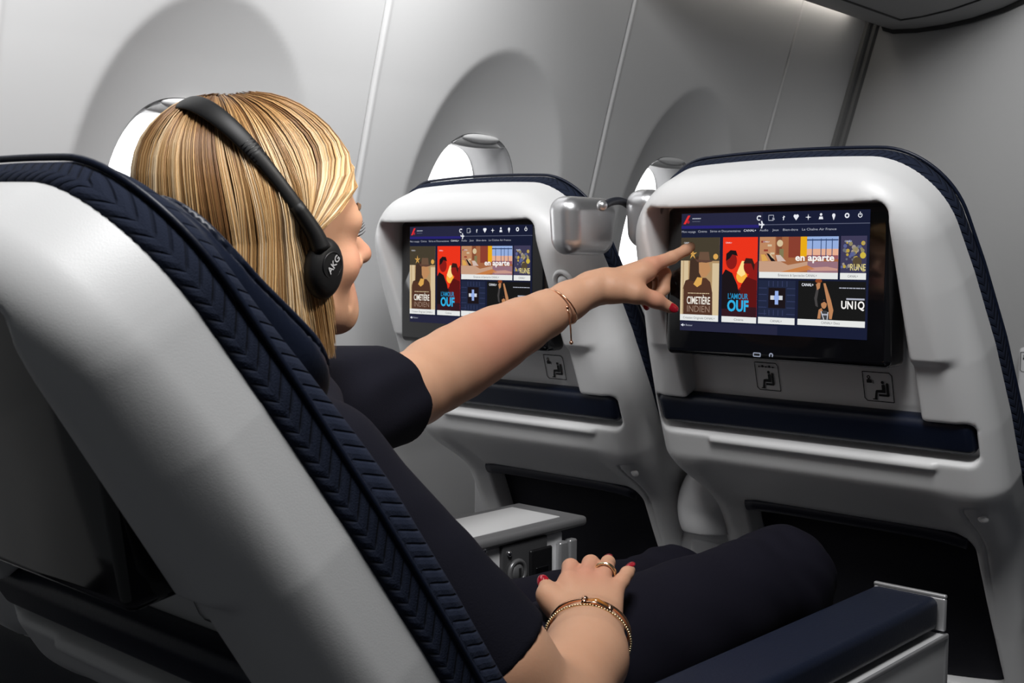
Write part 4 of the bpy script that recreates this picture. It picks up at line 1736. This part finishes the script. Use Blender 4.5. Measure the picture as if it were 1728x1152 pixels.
# flatten the section: thin radially, wide along the band
c = np.repeat(np.array([HB(a) for a in A]), 18, 0)
rad_ = c-H(0, .02, -.005)
rad_ -= (rad_ @ AX)[:, None]*AX
rad_ /= np.linalg.norm(rad_, axis=1, keepdims=True)
e = ((v-c)*rad_).sum(1, keepdims=True)
v = v-rad_*e*.74
obj('headband', v, f, M_HPB, hp)
for s in (0, 1):
    sg = 1 if s == 0 else -1
    A1 = np.linspace(radians(14), radians(47), 24)
    A1 = A1 if s == 0 else pi-A1
    v, f = tube([HB(a, .163) for a in A1], np.interp(np.linspace(0, 1, 24), [0, .5, 1], [.0072, .0062, .0070]), 14, True, (AX, 1.0))
    c = np.repeat(np.array([HB(a, .163) for a in A1]), 14, 0)
    rad_ = c-H(0, .02, -.005)
    rad_ -= (rad_ @ AX)[:, None]*AX
    rad_ /= np.linalg.norm(rad_, axis=1, keepdims=True)
    v = v-rad_*((v-c)*rad_).sum(1, keepdims=True)*.5
    obj('slider_arm', v, f, M_HPB, hp)
    m = MB()
    for k in range(6):
        a = radians(43+1.5*k)
        a = a if s == 0 else pi-a
        q0, q1 = HB(a, .1660, .1040, -.0065), HB(a, .1660, .1040, .0065)
        m.tube([q0, (q0+q1)/2+(q0-H(0, .02, 0))*.006, q1], .0009, 6)
    m.build('grip_rib', M_BLK, hp)
    cc = np.array([sg*.099, .013, -.007])
    b = Blob()
    tl_, tz_ = radians(-10), radians(14)*sg
    MM = HM @ np.array([[cos(tz_), -sin(tz_), 0], [sin(tz_), cos(tz_), 0], [0, 0, 1]]) @ np.array([[1, 0, 0], [0, cos(tl_), -sin(tl_)], [0, sin(tl_), cos(tl_)]])

    def cup(p, cc=cc, MM=MM):
        q = (p-H(*cc)) @ MM
        r = np.hypot(q[:, 1]/.0200, q[:, 2]/.0275)
        d2 = (r-1)*.022
        return rr(d2, np.abs(q[:, 0]+.002*sg)-.0085-.0035*np.clip(1-r*r, 0, 1), .0085)
    lo_, hi_ = H(*cc)-.06, H(*cc)+.06
    V, F = sdf_mesh(cup, lo_, hi_, .0022)
    obj('ear_cup', V, F, M_HPB, hp)

    def pad(p, cc=cc, MM=MM):
        q = (p-H(cc[0]-sg*.016, cc[1], cc[2])) @ MM
        r = np.hypot(q[:, 1]/.0200, q[:, 2]/.0275)
        return rr((r-1)*.022, np.abs(q[:, 0])-.009, .0088)
    V, F = sdf_mesh(pad, lo_, hi_, .0028)
    obj('ear_pad', V, F, mat('ear_pad_leather', (.008, .008, .009), .6), hp)
    m = MB()
    a = radians(24) if s == 0 else pi-radians(24)
    b2 = radians(13) if s == 0 else pi-radians(13)
    m.tube(spline([HB(a, .163), HB(b2, .163), H(cc[0]+sg*.003, .008, .012)], 10), np.linspace(.0066, .0088, 10), 12)
    m.build('cup_yoke', M_HPB, hp)
    if s == 0:
        V, F, a, b_ = text_mesh('AKG', .02)
        k = .0088
        tt = np.stack([V[:, 0]*k-(a+b_)/2*k, V[:, 1]*k], -1)
        ang = radians(52)
        uu, vv = tt[:, 0]*cos(ang)-tt[:, 1]*sin(ang), tt[:, 0]*sin(ang)+tt[:, 1]*cos(ang)
        q = np.stack([np.full(len(uu), .0108), uu+.001, vv+.003], -1)
        obj('cup_lettering', H(*cc)+q @ MM.T, F, mat('cup_lettering_grey', (.42, .42, .43), .4), hp, smooth=False)
        m = MB()
        aa = np.linspace(0, 2*pi, 40)
        m.tube([H(*cc)+MM @ np.array([.0090, .0115*cos(q_)-.001, .0115*sin(q_)+.004]) for q_ in aa], .0007, 6, cap=False)
        m.build('cup_ring', M_BLK, hp)

# ------------------------------------------------------------------ jewellery
def loop_round(c, axis, ra, rb, ref, n=48, a0=0, a1=2*pi):
    axis = np.asarray(axis, float)
    axis = axis/np.linalg.norm(axis)
    u = np.asarray(ref, float)-(np.asarray(ref) @ axis)*axis
    u /= np.linalg.norm(u)
    w = np.cross(axis, u)
    return [np.asarray(c)+ra*cos(t)*u+rb*sin(t)*w for t in np.linspace(a0, a1, n)]


br = thing('bracelet', 'thin rose gold bar bracelet with hanging slider on the outstretched wrist', 'bracelet', tuple(P(945, 515, 1.61)))
ax = LA[9]-LA[8]
c = P(943, 517, 1.611)
ring = loop_round(c, ax+np.array([.0, .0, .012]), .0295, .034, (0, 0, 1), 56)
MB().tube(ring, .0012, 8, cap=False).build('chain', M_ROSE, br)
b0, b1 = P(928, 500, 1.585), P(948, 532, 1.585)
m = MB()
m.tube([b0, b1], .0016, 8)
m.ball(b1, .0030).ball(b0, .0022)
m.build('bar', M_ROSE, br)
e0 = P(955, 518, 1.582)
m = MB()
m.ball(P(950, 517, 1.583), .0034).ball(P(957, 519, 1.583), .0028)
m.build('slider_bead', M_ROSE, br)
m = MB()
m.tube([e0, P(961, 530, 1.583), P(963, 555, 1.584), P(964, 576, 1.585)], .0011, 8)
m.ball(P(964, 578, 1.585), .0028)
m.tube([P(950, 520, 1.583), P(943, 545, 1.584), P(937, 556, 1.59)], .0010, 8)
m.build('hanging_end', M_ROSE, br)

wx = RW-P(985, 1105, 1.045)
wx = wx/np.linalg.norm(wx)
uref = -_f+np.array([0, 0, .9])
bg_ = thing('bracelet', 'rose gold bangle with an oblong amber clasp on the hand on her thigh', 'bracelet', tuple(RW))
c = P(995, 1062, 1.112)
ring = loop_round(c, wx, .0285, .0375, uref, 60)
MB().tube(ring, .0019, 10, cap=False).build('bangle', M_ROSE, bg_)
# the clasp bar sits on top of the wrist, towards its outer side
tp = [ring[i] for i in (59, 57, 55, 53, 51)]
k0, k1 = P(986, 1014, 1.090), P(1029, 1026, 1.090)
m = MB()
for d in (-.0042, .0042):
    m.tube([k0+wx*d, (k0+k1)/2+wx*d+np.array([0, 0, .003]), k1+wx*d], .0018, 8)
m.tube([k0-wx*.005, k0+wx*.005], .0026, 8).tube([k1-wx*.005, k1+wx*.005], .0026, 8).ball(k0+wx*.005, .0036).ball(k1, .0034)
m.build('clasp', M_ROSE, bg_)
m = MB()
m.tube([k0*.86+k1*.14, (k0+k1)/2+np.array([0, 0, .0026]), k0*.14+k1*.86], .0035, 10, True, (wx, .9))
m.build('amber_inlay', mat('amber_enamel', (.42, .16, .03), .15, coat=.5), bg_)
bc = thing('bracelet', 'fine silvery link bracelet just above the rose gold bangle', 'bracelet', tuple(RW))
c = P(992, 1078, 1.087)
ring = loop_round(c, wx, .0318, .0395, uref, 90)
m = MB()
for i in range(0, 89):
    m.ball(ring[i], .0014, nu=8, nv=6)
m.build('link_chain', M_GOLD, bc)
rg = thing('finger_ring', 'gold double-band ring on the ring finger of the resting hand', 'ring', tuple(RM[2]))
fx = P(1023, 959, 1.228)-RM[2]
c = RM[2]*.42+P(1023, 959, 1.228)*.58
for i, dx in enumerate((-.0026, .0026)):
    fa = fx/np.linalg.norm(fx)
    ring = loop_round(c+fa*dx, fa+np.array([0, 0, .15*(1 if i else -1)]), .0110, .0110, (0, 0, 1), 36)
    MB().tube(ring, .0011, 8, cap=False).build('band', M_GOLD, rg)
